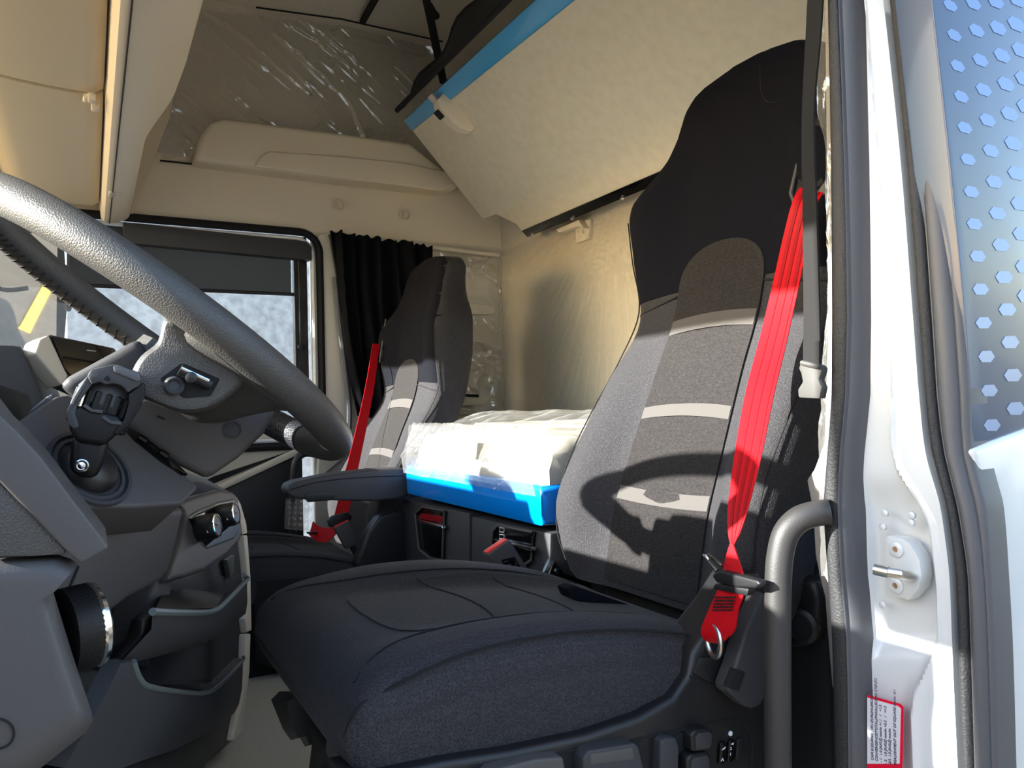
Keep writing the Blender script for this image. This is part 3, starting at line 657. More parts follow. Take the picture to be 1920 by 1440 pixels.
    for i in range(40):
        z = 1.012+(1.4275-1.012)*i/39; hw = itp(SW, z) if z > 1.405 else sitp(SW, z); row = []
        for j in range(NV+1):
            v = (math.sin((j/NV-.5)*math.pi)*.35 + (j/NV-.5)*2*.65)*1.0
            zz = z + (.012*(1-v*v) if z < 1.05 else 0); row.append(W(b_x(zz, v*hw)-.0028, v*hw*.99, zz))
        rows.append(row)
    link('upper_cover', sheet(rows, .0035, (1, 0, 0)), clothd, bk)
    for sd_ in (-1, 1):
        link('seam', tube([W(b_x(1.0, t*sd_)-.001, t*sd_, 1.0+.025*(1-((t-.1)/.14))**1-.012) for t in [.105+.0135*k for k in range(11)]], .0016, 6), seam, bk)
        link('seam', tube(spline([W(b_x(z, sd_*itp(SW, z)*.93)+.006, sd_*itp(SW, z)*.985, z) for z in (.53, .6, .7, .8, .9, 1.0, 1.1, 1.18)], 5), .0013, 6), seam, bk)
    link('seam', tube(spline([W(b_x(z, -t)-.002, -t, z) for z, t in ((1.425, .035), (1.39, .045), (1.34, .058), (1.315, .085), (1.31, .15))], 5), .0013, 6), seam, bk)
    # belt slot on the outboard shoulder
    bz = W(b_x(1.17, -.20)-.004, -.212, 1.19)
    ps = [W(b_x(z, t)-.010, t, z) for z, t in ((1.25, -.195), (1.225, -.226), (1.12, -.238), (1.10, -.19), (1.13, -.178))]
    bzl = link('belt_bezel', prism(ps, Vector((.03, 0, 0)), .006), black, bk)
    link('belt_slot', prism([p*.72 + sum(ps, Vector())/5*.28 + Vector((-.003, 0, 0)) for p in ps], Vector((.03, 0, 0)), .004), blackm, bzl)
    link('slot_rim', tube([ps[0]+Vector((-.003, 0, 0)), ps[4]+Vector((-.003, 0, 0)), ps[3]+Vector((-.003, 0, 0))], .003, 8), dash, bzl)
    # base
    link('base', loft([[W(x, t, z) for x, t in ((.30, -.20), (.70, -.20), (.70, .20), (.30, .20))] for z in (FL-dz, .30, .44)]), blackm, t0)
    link('pan', box(W(.53, 0, .44), (.42, .40, .03), .01), black, t0)
    link('hinge_block', box(W(.90, .0, .46), (.14, .40, .10), .02), blackm, t0)
    return t0, W, cu, bk
DS = make_seat('driver_chair', 'large black cloth driver seat nearest the open door', .40, 1, 0, 0, True)
PS = make_seat('passenger_chair', 'far black cloth passenger seat in front of the curtain', 1.75, -1, -.06, -.12, False)

# ================================================================== STEERING
WC = Vector((.082, .40, .915)); WT = math.radians(37); WR = .233
wd = Vector((math.cos(WT), 0, -math.sin(WT))); we = Vector((0, -1, 0)); wn = Vector((math.sin(WT), 0, math.cos(WT)))
def wp(a, r, h=0): return WC + (wd*math.cos(a) + we*math.sin(a))*r + wn*h
sw_ = thing('steering_wheel', 'grey leather steering wheel seen from below its near side', 'steering wheel', WC)
def rimseg(a0, a1, r, n=60): return tube([wp(math.radians(a0+(a1-a0)*i/n), WR) for i in range(n+1)], r, 20)
link('rim', rimseg(-18, 288, .0195, 110), leather, sw_)
lab(link('perforated_grip', rimseg(-72, -18, .0198, 30), perf, sw_), 'perforated black leather grip on the far lower rim')
for a in (-72, -18): link('rim_joint', tube([wp(math.radians(a), WR) + (wn*math.cos(k*.3142) + (wp(math.radians(a), 1)-WC)*math.sin(k*.3142))*.0197 for k in range(21)], .0012, 6, closed=False), seam, sw_)
# crossed stitching on the inside of the far rim
st_ = []
for i in range(56):
    a = math.radians(-95-100*i/55); c = WC-wp(a, WR); c.normalize(); k = .45*(1 if i % 2 else -1)
    st_.append(wp(a, WR) + (c*math.cos(-.9+k) + wn*math.sin(-.9+k))*.0202)
link('stitching', tube(st_, .0018, 5), seam, sw_)
# spokes: broad leather webs from the rim to the hub
def spoke(amid, w0, w1, r1):
    rings = []
    for i in range(11):
        u = i/10; r = WR-.002 - (WR-r1)*u; wdt = w1 + (w0-w1)*(1-u)**2
        h = -.004 - .045*sm(u); th = .0165+.010*u
        a = math.radians(amid); c = WC + (wd*math.cos(a) + we*math.sin(a))*r + wn*h; tn = -wd*math.sin(a) + we*math.cos(a)
        rings.append([c + tn*wdt*math.copysign(abs(math.cos(k*math.pi/10))**.6, math.cos(k*math.pi/10)) + wn*th*math.copysign(abs(math.sin(k*math.pi/10))**.8, math.sin(k*math.pi/10)) for k in range(20)])
    return loft(rings)
link('spoke', spoke(70, .078, .052, .13), leather, sw_)
link('spoke', spoke(-70, .078, .052, .13), leather, sw_)
def hubring(h, s): return [WC + wd*a*s + we*b*s + wn*h for a, b in ((-.04, -.06), (-.02, -.105), (.09, -.115), (.125, -.08), (.135, 0), (.125, .08), (.09, .115), (-.02, .105), (-.04, .06))]
link('hub', bevel(loft([hubring(-.095, .5), hubring(-.085, .58), hubring(-.05, .60), hubring(-.02, .5)]), .008, 2), leather, sw_)
# switch pod on the back of the near spoke
YP = .186
def yp(x, y, d=0): return P(x, y, 'Y', YP-d)
pp_ = spline([(312, 592, 0), (296, 640, 0), (264, 668, 0), (246, 700, 0), (243, 732, 0), (296, 760, 0), (343, 774, 0), (394, 768, 0), (438, 740, 0), (466, 706, 0), (418, 660, 0), (362, 610, 0)], 4, True)
pod = link('switch_pod', loft([[P(350+(p.x-350)*k, 705+(p.y-705)*k, 'Y', Y_) for p in pp_] for k, Y_ in ((.80, .1885), (.90, .190), (.965, .195), (1.0, .208), (1.0, .30))]), leather, sw_)
link('switch_bezel', prism([yp(x, y, -.002) for x, y in [(294, 711), (341, 677), (417, 709), (397, 746), (344, 750)]], (0, .012, 0), .003), blackm, pod)
link('rocker', tube([yp(337, 693, .003), yp(396, 722, .003)], .0055, 12), black, pod)
lab(link('chrome_bar', tube([yp(340, 690, .007), yp(392, 714, .007)], .0018, 8), chrome, pod), 'thin chrome bar on the switch')
link('round_button', lathe(yp(325, 724, -.004), (0, -1, 0), [(.009, 0), (.009, .007), (.007, .009), (.004, .006)], 20), dash2, pod)
link('round_button', lathe(yp(358, 708, .006), (0, -1, 0), [(.005, 0), (.005, .005), (.003, .006)], 16), black, pod)
# steering column shroud
cs = thing('steering_column', 'charcoal steering column shroud under the wheel', 'steering column', (.05, .4, .75))
YC = .31
def yc_(x, y, d=0): return P(x, y, 'Y', YC-d)
low = [(222, 790), (236, 752), (300, 730), (400, 712), (470, 702), (518, 745), (514, 775), (497, 813), (447, 860), (400, 892), (386, 897), (333, 872), (287, 840)]
sh = link('lower_shroud', prism([yc_(x, y) for x, y in low], (0, .17, 0), .014, 3), dash, cs)
lab(link('shroud_cap', prism([yc_(x, y, -.01) for x, y in [(465, 708), (500, 702), (535, 735), (522, 772), (505, 770), (470, 745)]], (0, .12, 0), .008), dash2, cs), 'smooth grey end cap beside the shroud')
link('shroud_band', tube([yc_(458, 722, .002), yc_(480, 742, .002), yc_(512, 768, .002)], .0022, 6), MATS['copper wire'] if 0 else black, cs)
link('screw_recess', lathe(yc_(436, 806, .0005), (0, -1, 0), [(.010, 0), (.010, .0012), (.0085, .0012), (.006, -.004)], 20), dash2, cs)
link('shroud_mark', tube([yc_(294, 780, .0005), yc_(308, 786, .0005)], .001, 5), black, cs)
link('upper_shroud', prism([P(x, y, 'Y', .33) for x, y in [(108, 724), (128, 706), (222, 655), (262, 632), (300, 700), (260, 760), (200, 765), (140, 742)]], (0, .16, 0), .012, 3), dash2, cs)
# ------------------------------------------------------------------ control stalk in its socket
DN = Vector((.55, -.60, .58)).normalized(); D0 = P(168, 880, 'Y', .20)
leverm = mat('lever black plastic', srgb(13, 13, 14), .45, spec=.3)
lv = thing('control_lever', 'black control lever with ribbed rollers in a round dashboard socket', 'control lever', D0)
def yl(x, y, d=0): return P(x, y, 'Y', .165-d)
link('stem', prism([yl(x, y, .004) for x, y in [(134, 815), (208, 822), (198, 862), (180, 900), (150, 895), (129, 884)]], (0, .032, 0), .008, 3), leverm, lv)
link('stem_screw', lathe(yl(153, 873, .0045), (0, -1, 0), [(.006, -.001), (.0055, .0005), (.004, -.001), (.003, .001), (.001, .0015)], 14), chrome, lv)
link('lower_body', prism([yl(x, y, .010) for x, y in [(125, 772), (131, 806), (142, 828), (196, 836), (216, 818), (234, 796), (222, 780), (150, 760)]], (0, .045, 0), .010, 3), leverm, lv)
ax = (yl(222, 715)-yl(180, 830)).normalized()
def roller(c, r, h):
    bm = bmesh.new(); q = ax.to_track_quat('Z', 'Y').to_matrix(); rings = []
    for z, rr in ((-h, .86), (-h*.8, 1), (h*.8, 1), (h, .86)):
        rings.append([c + q @ Vector((r*rr*(1 if k % 4 < 2 else .93)*math.cos(k*math.pi/36), r*rr*(1 if k % 4 < 2 else .93)*math.sin(k*math.pi/36), z)) for k in range(72)])
    return loft(rings, bm=bm)
rc = Vector((0, .018, 0))
link('roller', roller(yl(197, 757)+rc, .0255, .010), leverm, lv)
link('roller', roller(yl(186, 786)+rc, .0245, .009), leverm, lv)
for (x, y) in ((170, 768), (205, 790)): link('roller_ring', tube([yl(x-12, y-8, .010), yl(x+2, y+2, .012), yl(x+22, y+4, .010)], .0016, 6), dash, lv)
link('inner_dome', lathe(yl(204, 735)+rc, ax, [(.024, -.012), (.024, 0), (.018, .012), (.008, .016)], 24), dash2, lv)
def arm(pts, d=.012, th=.05): return prism([yl(x, y, d) for x, y in pts], (0, th, 0), .005, 2)
cp = link('cap', arm([(163, 704), (172, 692), (210, 683), (222, 684), (264, 699), (267, 712), (262, 724), (250, 730), (240, 738), (230, 724), (212, 719), (198, 722), (186, 716), (172, 722)], .014, .056), dash2, lv)
link('frame_arm', arm([(164, 703), (176, 718), (160, 738), (146, 756), (142, 776), (150, 800), (138, 806), (128, 796), (124, 772), (138, 744)], .011, .012), dash2, lv)
link('frame_arm', arm([(262, 722), (272, 716), (273, 740), (262, 768), (240, 800), (220, 818), (212, 812), (232, 786), (240, 760), (241, 738)], .011, .05), leverm, lv)
link('grey_pad', prism([yl(x, y, .016) for x, y in [(212, 686), (222, 685), (262, 700), (264, 713), (258, 716), (214, 697)]], (0, .01, 0), .002), rubberg, cp)
link('notch', prism([yl(x, y, .0145) for x, y in [(193, 712), (200, 703), (208, 708), (206, 716)]], (0, .01, 0), .001), blackm, cp)

# ================================================================== DASHBOARD
db = thing('dashboard', 'dark grey grained dashboard wrapped around the driver', 'dashboard', (.05, .5, FL))
# upper facet with the lever socket
def d3(x, y): return PP(x, y, D0, DN)
link('socket_panel', slab([(30, 792), (106, 742), (128, 738), (215, 786), (262, 822), (322, 868), (368, 908), (372, 914), (342, 944), (250, 950), (135, 948), (90, 900)], D0, DN, .05, .008, 3), dash, db)
so_ = link('lever_socket', lathe(D0, DN, [(.040, 0), (.0395, .003), (.036, .003), (.035, -.001), (.033, .002), (.030, .002), (.029, -.006), (.015, -.010), (.002, -.010)], 36), dash2, db)
link('socket_ball', lathe(D0, DN, [(.026, -.008), (.025, .004), (.020, .011), (.010, .015), (.001, .016)], 30), black, so_)
for px, py, l in ((215, 806, 18), (262, 832, 20), (300, 860, 26), (335, 884, 20)):                    # dark gap with clips beside the column
    pass
link('column_gap', prism([d3(x, y)+DN*.001 for x, y in [(226, 796), (262, 812), (320, 858), (352, 890), (340, 892), (300, 866), (250, 826)]], -DN*.01, .001), gloss, db)
for (x, y) in ((256, 822), (296, 850)): link('cable_clip', tube([d3(x, y)+DN*.004, d3(x+14, y+9)+DN*.004], .003, 8), gloss, db)
# knee panel
KN = Vector((.93, -.34, -.10)).normalized(); K0 = P(240, 1000, 'Y', .30)
def kp(x, y): return PP(x, y, K0, KN)
link('knee_panel', slab([(132, 952), (250, 956), (346, 952), (341, 972), (330, 1020), (316, 1072), (306, 1086), (290, 1098), (240, 1124), (210, 1148), (195, 1170), (189, 1200), (186, 1222), (150, 1230), (100, 1150), (110, 1000)], K0, KN, .06, .012, 4), dash, db)
lowk = link('knee_lower', slab([(100, 1150), (186, 1222), (238, 1203), (268, 1196), (282, 1180), (290, 1110), (300, 1080), (330, 1060), (310, 1180), (235, 1240), (200, 1290), (172, 1325), (165, 1340), (60, 1440), (0, 1440), (60, 1250)], K0-KN*.014, KN, .05, .008, 3), dash, db)
link('panel_seam', tube([kp(190, 958)+KN*.001, kp(180, 980)+KN*.001], .0012, 5), blackm, db)
link('panel_seam', tube([kp(145, 1062)+KN*.001, kp(122, 1118)+KN*.001], .0012, 5), blackm, db)
# side end by the door
YE = .02
def ye(x, y, d=0): return P(x, y, 'Y', YE-d)
link('end_wedge', prism([ye(x, y) for x, y in [(-60, 700), (0, 778), (30, 806), (78, 858), (130, 928), (190, 1006), (204, 1026), (200, 1031), (152, 1058), (128, 1038), (0, 905), (-60, 850)]], (0, .10, 0), .003, 3), dash, db)
lab(link('end_pad', prism([ye(x, y, -.004) for x, y in [(-60, 858), (0, 905), (60, 960), (122, 1030), (124, 1040), (60, 1044), (-60, 1046)]], (0, .06, 0), .005), leather, db), 'leather-grained pad inside the dashboard end')
ec = [(-60, 1048), (0, 1046), (110, 1040), (134, 1048), (148, 1058), (118, 1078), (104, 1090), (98, 1102), (106, 1130), (140, 1240), (172, 1336), (174, 1352), (160, 1374), (70, 1445), (40, 1470), (-60, 1470)]
def ecr(k, Y_, sh=0): return [ye(-60+(x+60)*k, 1270+(y-1270)*(1-(1-k)*1.1)+sh, .02-Y_) for x, y in ec]
link('end_cover', loft([ecr(1, .15), ecr(1, .050), ecr(.985, .036), ecr(.955, .027), ecr(.91, .0215), ecr(.86, .0195), ecr(.78, .019)]), dash, db)
link('cover_plug', tube([ye(-4+30*math.cos(a*.2), 1376+28*math.sin(a*.2), .0016) for a in range(32)], .0008, 5, closed=True), blackm, db)
# light switch dial
kx = Vector((.93, .34, .05)).normalized(); kc = P(120, 1184, 'Y', .075)
ld = thing('light_switch_dial', 'knurled black dial with chrome end at the dashboard end', 'dial', kc)
def knurl(c, n, r, h, seg=96):
    q = n.to_track_quat('Z', 'Y').to_matrix(); rings = []; nz = 22
    for i in range(nz+1):
        rings.append([c + q @ Vector((r*(1 - .03*((k % 2) | (i % 2)))*math.cos(k*2*math.pi/seg), r*(1 - .03*((k % 2) | (i % 2)))*math.sin(k*2*math.pi/seg), h*i/nz)) for k in range(seg)])
    return loft(rings)
link('grip', knurl(kc, kx, .0315, .017), black, ld)
link('end_ring', lathe(kc+kx*.017, kx, [(.0305, 0), (.0318, .002), (.031, .005), (.028, .007)], 40), chrome, ld)
link('end_cap', lathe(kc+kx*.017, kx, [(.0285, .003), (.027, .0075), (.010, .009), (.001, .009)], 40), gloss, ld)
# instrument hood and dash top at the far left
link('binnacle', box((-.24, .43, .72), (.34, .62, .28), .03), blackm, db)
link('instrument_pad', prism([P(x, y, 'Y', .28) for x, y in [(30, 790), (96, 736), (122, 748), (62, 824)]], (0, .2, 0), .006), dash2, db)
link('dash_top', prism([P(x, y, 'Y', 1.98) for x, y in [(-220, 702), (98, 708), (120, 760), (120, 880), (-220, 880)]], (0, -1.15, 0), .01), dash2, db)
link('screen_shelf', prism([P(x, y, 'Y', .75) for x, y in [(-120, 790), (40, 800), (60, 900), (-120, 900)]], (0, .3, 0), .006), gloss, db)
link('shelf_edge', tube([P(8, 752, 'Y', .86), P(52, 755, 'Y', .86)], .003, 8), chrome, db)
link('shelf_box', prism([P(x, y, 'Y', .87) for x, y in [(0, 752), (52, 756), (70, 795), (0, 792)]], (0, .08, 0), .004), black, db)
# touch screen tablet
ts = thing('touch_screen', 'touch screen with pale bezel standing on the dashboard', 'screen', P(120, 720, 'Y', .95))
tq = Vector((.80, -.55, .25)).normalized(); t0_ = P(120, 680, 'Y', .93)
link('bezel', slab([(72, 640), (96, 627), (215, 652), (240, 690), (200, 760), (116, 722)], t0_, tq, .02, .004, 3), dash, ts)
lab(link('side_frame', slab([(67, 662), (76, 636), (92, 628), (128, 705), (118, 722), (104, 706)], t0_+tq*.004, tq, .03, .004, 3), cream, ts), 'pale silver side frame of the screen')
link('display', slab([(97, 630), (206, 652), (228, 690), (140, 712), (122, 690)], t0_+tq*.003, tq, .004, .001), screenm, ts)
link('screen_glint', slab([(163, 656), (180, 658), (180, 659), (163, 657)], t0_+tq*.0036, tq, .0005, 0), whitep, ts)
# ------------------------------------------------------------------ centre stack
PN = Vector((.88, -.42, .20)).normalized(); P0 = P(400, 980, 'Y', .66)
cst = thing('centre_console', 'dark centre console with storage trays beside the driver', 'console', (.15, .75, FL))
def cp_(x, y, o=0): return PP(x, y, P0+PN*o, PN)
link('pod', prism([cp_(x, y) for x, y in [(333, 941), (372, 927), (413, 917), (437, 921), (447, 931), (456, 998), (452, 1012), (428, 1040), (402, 1058), (386, 1070), (350, 1082), (313, 1090), (322, 1062), (346, 985), (349, 962)]], -PN*.09, .010, 4), dash, cst)
pf = link('pod_bezel', prism([cp_(x, y, .002) for x, y in [(354, 968), (372, 955), (410, 940), (440, 934), (446, 960), (450, 994), (440, 1010), (390, 1030), (380, 1022)]], -PN*.01, .004, 3), tealp, cst)
link('knob_recess', prism([cp_(x, y, .0035) for x, y in [(358, 972), (372, 962), (408, 948), (436, 944), (442, 960), (440, 980), (388, 1024), (378, 1012)]], -PN*.01, .002), gloss, pf)
for nm, x, y in (('left of the two round climate knobs on the centre console', 382, 992), ('right of the two round climate knobs on the centre console', 420, 969)):
    kn = thing('climate_knob', nm, 'knob', cp_(x, y), 'climate knobs'); a_ = Vector((.86, -.46, .16)).normalized(); c_ = cp_(x-10, y, .002)
    link('grip', lathe(c_, a_, [(.0175, 0), (.0185, .004), (.018, .024), (.0165, .027)], 32), black, kn)
    link('chrome_ring', lathe(c_+a_*.026, a_, [(.0165, 0), (.0165, .002), (.0145, .0025), (.0145, .0005)], 32), chrome, kn)
    link('face', lathe(c_+a_*.026, a_, [(.0145, 0), (.0140, .0016), (.0005, .0016)], 32), black, kn)
    link('mark', tube([c_+a_*.028+Vector((0, -.004, .004)), c_+a_*.028+Vector((0, .004, -.004))], .0008, 5), whitep, kn)
    for q in (-1, 1): link('mark', box(c_+a_*.014+Vector((.003*q, -.0178, -.003)), (.002, .001, .004), 0), whitep, kn)
CN = Vector((.95, -.312, 0)).normalized(); C0 = P(400, 1200, 'Y', .66)
def cc(x, y, o=0): return PP(x, y, C0+CN*o, CN)
link('back_panel', prism([cc(x, y, -.05) for x, y in [(300, 1060), (452, 1000), (466, 1020), (466, 1250), (440, 1385), (380, 1440), (330, 1500), (60, 1500), (130, 1400), (200, 1290), (280, 1250)]], -CN*.06, .004), dash2, cst)
# upper tray: floor mat, rim and front wall
def tray(px_front, px_back, wall_low, nm, mat_):
    return None
tr1 = link('upper_tray', sheet([[cc(262, 1150, -.03)]+[cc(x, y, .045) for x, y in [(286, 1146), (340, 1149), (402, 1145), (425, 1128), (463, 1088)]], [cc(250, 1188, -.03)]+[cc(x, y, .040) for x, y in [(284, 1180), (340, 1186), (402, 1182), (425, 1168), (464, 1128)]], [cc(205, 1244, -.03)]+[cc(x, y, .02) for x, y in [(232, 1236), (320, 1215), (396, 1196), (425, 1180), (461, 1150)]]], .012), dash2, cst)
lab(link('tray_rim', tube(spline([cc(x, y, .045) for x, y in [(286, 1147), (340, 1149), (400, 1146), (428, 1124), (460, 1090), (464, 1084), (456, 1078)]], 5), .0035, 8), tealp, tr1), 'satin rim of the tray')
link('tray_floor', sheet([[cc(x, y, .02) for x, y in [(292, 1140), (320, 1142), (405, 1140)]], [cc(x, y, -.045) for x, y in [(308, 1108), (350, 1105), (420, 1112)]]], .006), mat('ribbed black tray liner', srgb(16, 17, 19), .35, bump=('weave', 300, 1)), tr1)
link('tray_back', prism([cc(x, y, -.047) for x, y in [(306, 1088), (455, 1078), (458, 1092), (425, 1115), (310, 1108)]], -CN*.005, .001), dash2, tr1)
link('socket', prism([cc(x, y, -.045) for x, y in [(416, 1050), (430, 1040), (430, 1072), (423, 1085)]], CN*.01, .002), tealp, cst)
# lower tray and body
tr2 = link('lower_tray', sheet([[cc(x, y, .025) for x, y in [(226, 1244), (250, 1240), (262, 1272), (280, 1288), (345, 1298), (388, 1299), (412, 1284), (456, 1236)]], [cc(x, y, .025) for x, y in [(200, 1300), (240, 1305), (262, 1320), (285, 1332), (345, 1340), (390, 1340), (415, 1325), (454, 1290)]], [cc(x, y, .005) for x, y in [(120, 1440), (180, 1440), (230, 1440), (270, 1425), (330, 1405), (380, 1380), (410, 1365), (446, 1330)]]], .014), dash2, cst)
lab(link('tray_rim', tube(spline([cc(x, y, .025) for x, y in [(250, 1240), (262, 1272), (282, 1288), (345, 1298), (386, 1299), (412, 1284), (454, 1240), (456, 1232)]], 5), .0028, 8), tealp, tr2), 'satin rim of the tray')
link('tray_floor', sheet([[cc(x, y, .015) for x, y in [(300, 1290), (340, 1293), (385, 1292)]], [cc(x, y, -.045) for x, y in [(300, 1284), (345, 1282), (412, 1278)]]], .006), MATS['ribbed black tray liner'], tr2)
link('kick_panel', prism([cc(x, y, .0) for x, y in [(100, 1450), (180, 1438), (270, 1422), (380, 1376), (446, 1328), (438, 1390), (405, 1410), (385, 1440), (370, 1500), (60, 1500)]], -CN*.08, .006), black, cst)
for pts in ([(444, 930), (452, 945), (462, 980), (464, 1000), (456, 1003), (450, 985), (447, 950)], [(457, 1004), (464, 1003), (470, 1080), (472, 1182), (463, 1186), (460, 1160), (466, 1090)], [(461, 1188), (470, 1188), (468, 1260), (455, 1370), (440, 1388), (438, 1384), (452, 1310), (459, 1240)]):
    link('cream_edging', prism([cc(x, y, .012) for x, y in pts], -CN*.012, .003), cream, cst)
# far end of the dash, facing the passenger's knees
link('far_ledge', prism([P(x, y, 'Y', 1.0) for x, y in [(350, 905), (372, 903), (420, 920), (440, 926), (400, 935), (340, 945)]], (0, .4, 0), .006), beige if 0 else dash, cst)

# ================================================================== DRIVER SIDE PILLAR
YS = [-420, -240, -60, 0, 150, 300, 450, 600, 740, 800, 850, 900, 940, 960, 1000, 1040, 1080, 1140, 1200, 1260, 1320, 1440, 1500]
T_IN = [(-60, 1551), (0, 1552), (300, 1558), (600, 1560), (740, 1559), (850, 1551), (940, 1544), (960, 1544), (1080, 1552), (1200, 1560), (1320, 1563), (1440, 1565), (1500, 1566)]
T_RG = [(-60, 1570), (0, 1572), (300, 1583), (600, 1589), (740, 1585), (850, 1575), (940, 1571), (960, 1571), (1080, 1577), (1200, 1587), (1320, 1590), (1440, 1591), (1500, 1591)]
T_GW = [(-60, 1610), (0, 1612), (300, 1621), (600, 1625), (740, 1624), (850, 1613), (940, 1609), (960, 1610), (1080, 1614), (1200, 1625), (1320, 1629), (1440, 1632), (1500, 1633)]
T_WS = [(-60, 1663), (0, 1669), (300, 1701), (600, 1725), (740, 1736), (850, 1749), (940, 1774), (1000, 1784), (1080, 1793), (1200, 1798), (1320, 1803), (1440, 1809), (1500, 1812)]
T_SP = [(-60, 1689), (0, 1695), (300, 1727), (600, 1750), (740, 1759), (850, 1773), (940, 1795), (1000, 1806), (1080, 1817), (1200, 1822), (1320, 1826), (1440, 1830), (1500, 1832)]
T_PT = [(-60, 1722), (0, 1728), (300, 1763), (600, 1790), (740, 1800), (850, 1806), (940, 1828), (1000, 1838), (1080, 1846), (1200, 1852), (1320, 1856), (1440, 1859), (1500, 1861)]
T_TB = [(-60, 1740), (0, 1747), (300, 1780), (600, 1809), (740, 1819), (850, 1824), (940, 1848), (1000, 1855), (1080, 1860), (1200, 1867), (1320, 1871), (1440, 1874), (1500, 1876)]
for T_ in (T_IN, T_RG, T_GW, T_WS, T_SP, T_PT, T_TB): T_.insert(0, (-420, T_[0][1] - (sitp(T_, 300)-T_[0][1])))
def strip(tl, tr, xl, xr, bulge, back, n=8, prof=None):
    rows = []
    for y in YS:
        a = P(sitp(tl, y), y, 'X', xl); b = P(sitp(tr, y), y, 'X', xr); row = []
        for j in range(n+1):
            u = j/n; p = a*(1-u)+b*u; p.x -= bulge*math.sqrt(max(0, 1-(2*u-1)**2)) if prof is None else prof(u, y); row.append(p)
        rows.append(row)
    return sheet(rows, back, (1, 0, 0))
bpil = struct(link('trim_2', strip(T_GW, T_WS, .772, .792, 0, .02, 24, None), white))
bpil['label'] = 'white painted door pillar on the driver side'
bpil_me = bpil.data
# press the pillar: a raised ridge that swings outwards and a pocket for the striker
def pil_prof(u, y):
    c = itp([(-60, .30), (300, .42), (600, .50), (740, .48), (820, .46), (880, .52), (940, .70), (980, .78), (1100, .80), (1200, .78), (1240, .68), (1290, .55), (1340, .50), (1500, .50)], y)
    step = .012*sm((u-c)/.10)
    rid = .004*math.exp(-((u-c-.05)/.05)**2)
    inp = .016*sm((y-880)/90)*sm((1245-y)/60)*sm(u/.12)*(1-sm((u-c+.06)/.10))
    low = .006*sm((y-1240)/60)*math.exp(-((u-c)/.09)**2)
    return step+rid-inp+low
bm = bmesh.new(); rows = []
for k in range(193):
    y = -420 + k*10; a = P(sitp(T_GW, y), y, 'X', .772); b = P(sitp(T_WS, y), y, 'X', .792); row = []
    for j in range(41):
        u = j/40; p = a*(1-u)+b*u; p.x -= pil_prof(u, y); row.append(p)
    rows.append(row)
sheet(rows, .03, (1, 0, 0), bm); bmesh.ops.recalc_face_normals(bm, faces=bm.faces); bm.to_mesh(bpil_me); bm.free()
for p in bpil_me.polygons: p.use_smooth = True
bpil_me.set_sharp_from_angle(angle=math.radians(50))
lab(link('inner_seal', strip(T_IN, T_RG, .742, .744, .003, .02), rubber, bpil), 'grained black rubber inner seal')
link('seal_lip', strip([(y, x-.5) for y, x in T_RG], [(y, x+3.5) for y, x in T_RG], .742, .744, .001, .02, 4), rubberg, bpil)
link('seal_gap', strip([(y, x+3) for y, x in T_RG], [(y, x+8) for y, x in T_RG], .755, .755, 0, .02, 3), blackm, bpil)
lab(link('tube_seal', strip([(y, x+6) for y, x in T_RG], T_GW, .752, .766, .010, .02, 12), rubberg, bpil), 'smooth grey tube seal')
lab(link('outer_seal', strip(T_WS, T_SP, .780, .784, .006, .03, 8), rubber, bpil), 'ribbed black outer seal')
for i in range(70):
    y = 20 + i*19
    if y > 1440: break
link('seal_piping', strip([(y, x-2.5) for y, x in T_SP], [(y, x+2) for y, x in T_SP], .780, .780, .0015, .02, 4), rubberg, bpil)
link('outer_tube', strip([(y, x+2) for y, x in T_SP], T_PT, .784, .788, .008, .03, 10), rubberg, bpil)
link('outer_edge', strip(T_PT, T_TB, .790, .794, .004, .03, 8), rubberg, bpil)
# outer skin of the cab behind the door
YO = -.122
def po(x, y, d=0): return P(x, y, 'Y', YO-d)
skin = struct(link('trim_3', prism([po(x, y) for x, y in [(1824, 843), (1860, 828), (1920, 806), (1990, 776), (1990, 1500), (1878, 1500), (1875, 1440), (1868, 1200), (1861, 1080), (1856, 1000), (1849, 940), (1836, 890)]], (0, .04, 0), .006, 3), white))
skin['label'] = 'white outer cab panel behind the driver door'
up_ = link('blue_panel', prism([po(x, y, -.004) for x, y in [(sitp(T_TB, -420)+1, -420), (sitp(T_TB, -200)+1, -200), (1748, 0), (1781, 300), (1810, 600), (1820, 740), (1825, 845), (1860, 832), (1920, 810), (1990, 780), (1990, -420)]], (0, .04, 0), .002), bluep, skin)
up_['label'] = 'dark blue panel with lighter hexagons'
HX4 = [(1368, 40), (1540, 25), (1707, 10), (1870, -5), (1397, 263), (1565, 228), (1725, 208), (1862, 180), (1422, 493), (1593, 450), (1755, 415), (1895, 375), (1450, 724), (1618, 672), (1785, 630), (1920, 590), (1475, 957), (1647, 900), (1812, 853), (1935, 800), (1500, 1195), (1672, 1130), (1840, 1075), (1697, 1363), (1865, 1300), (1525, 1438)]
HX = [(1440+x/4, y/4) for x, y in HX4] + [(1440+x/4, 300+y/4) for x, y in [(1548, 480), (1722, 400), (1890, 328), (1573, 722), (1748, 638), (1905, 555), (1595, 970), (1770, 880), (1925, 800), (1617, 1222), (1795, 1122), (1940, 1020), (1817, 1367)]] + [(1440+x/4, 600+y/4) for x, y in [(1638, 275), (1660, 530), (1837, 415), (1680, 790), (1857, 665)]]
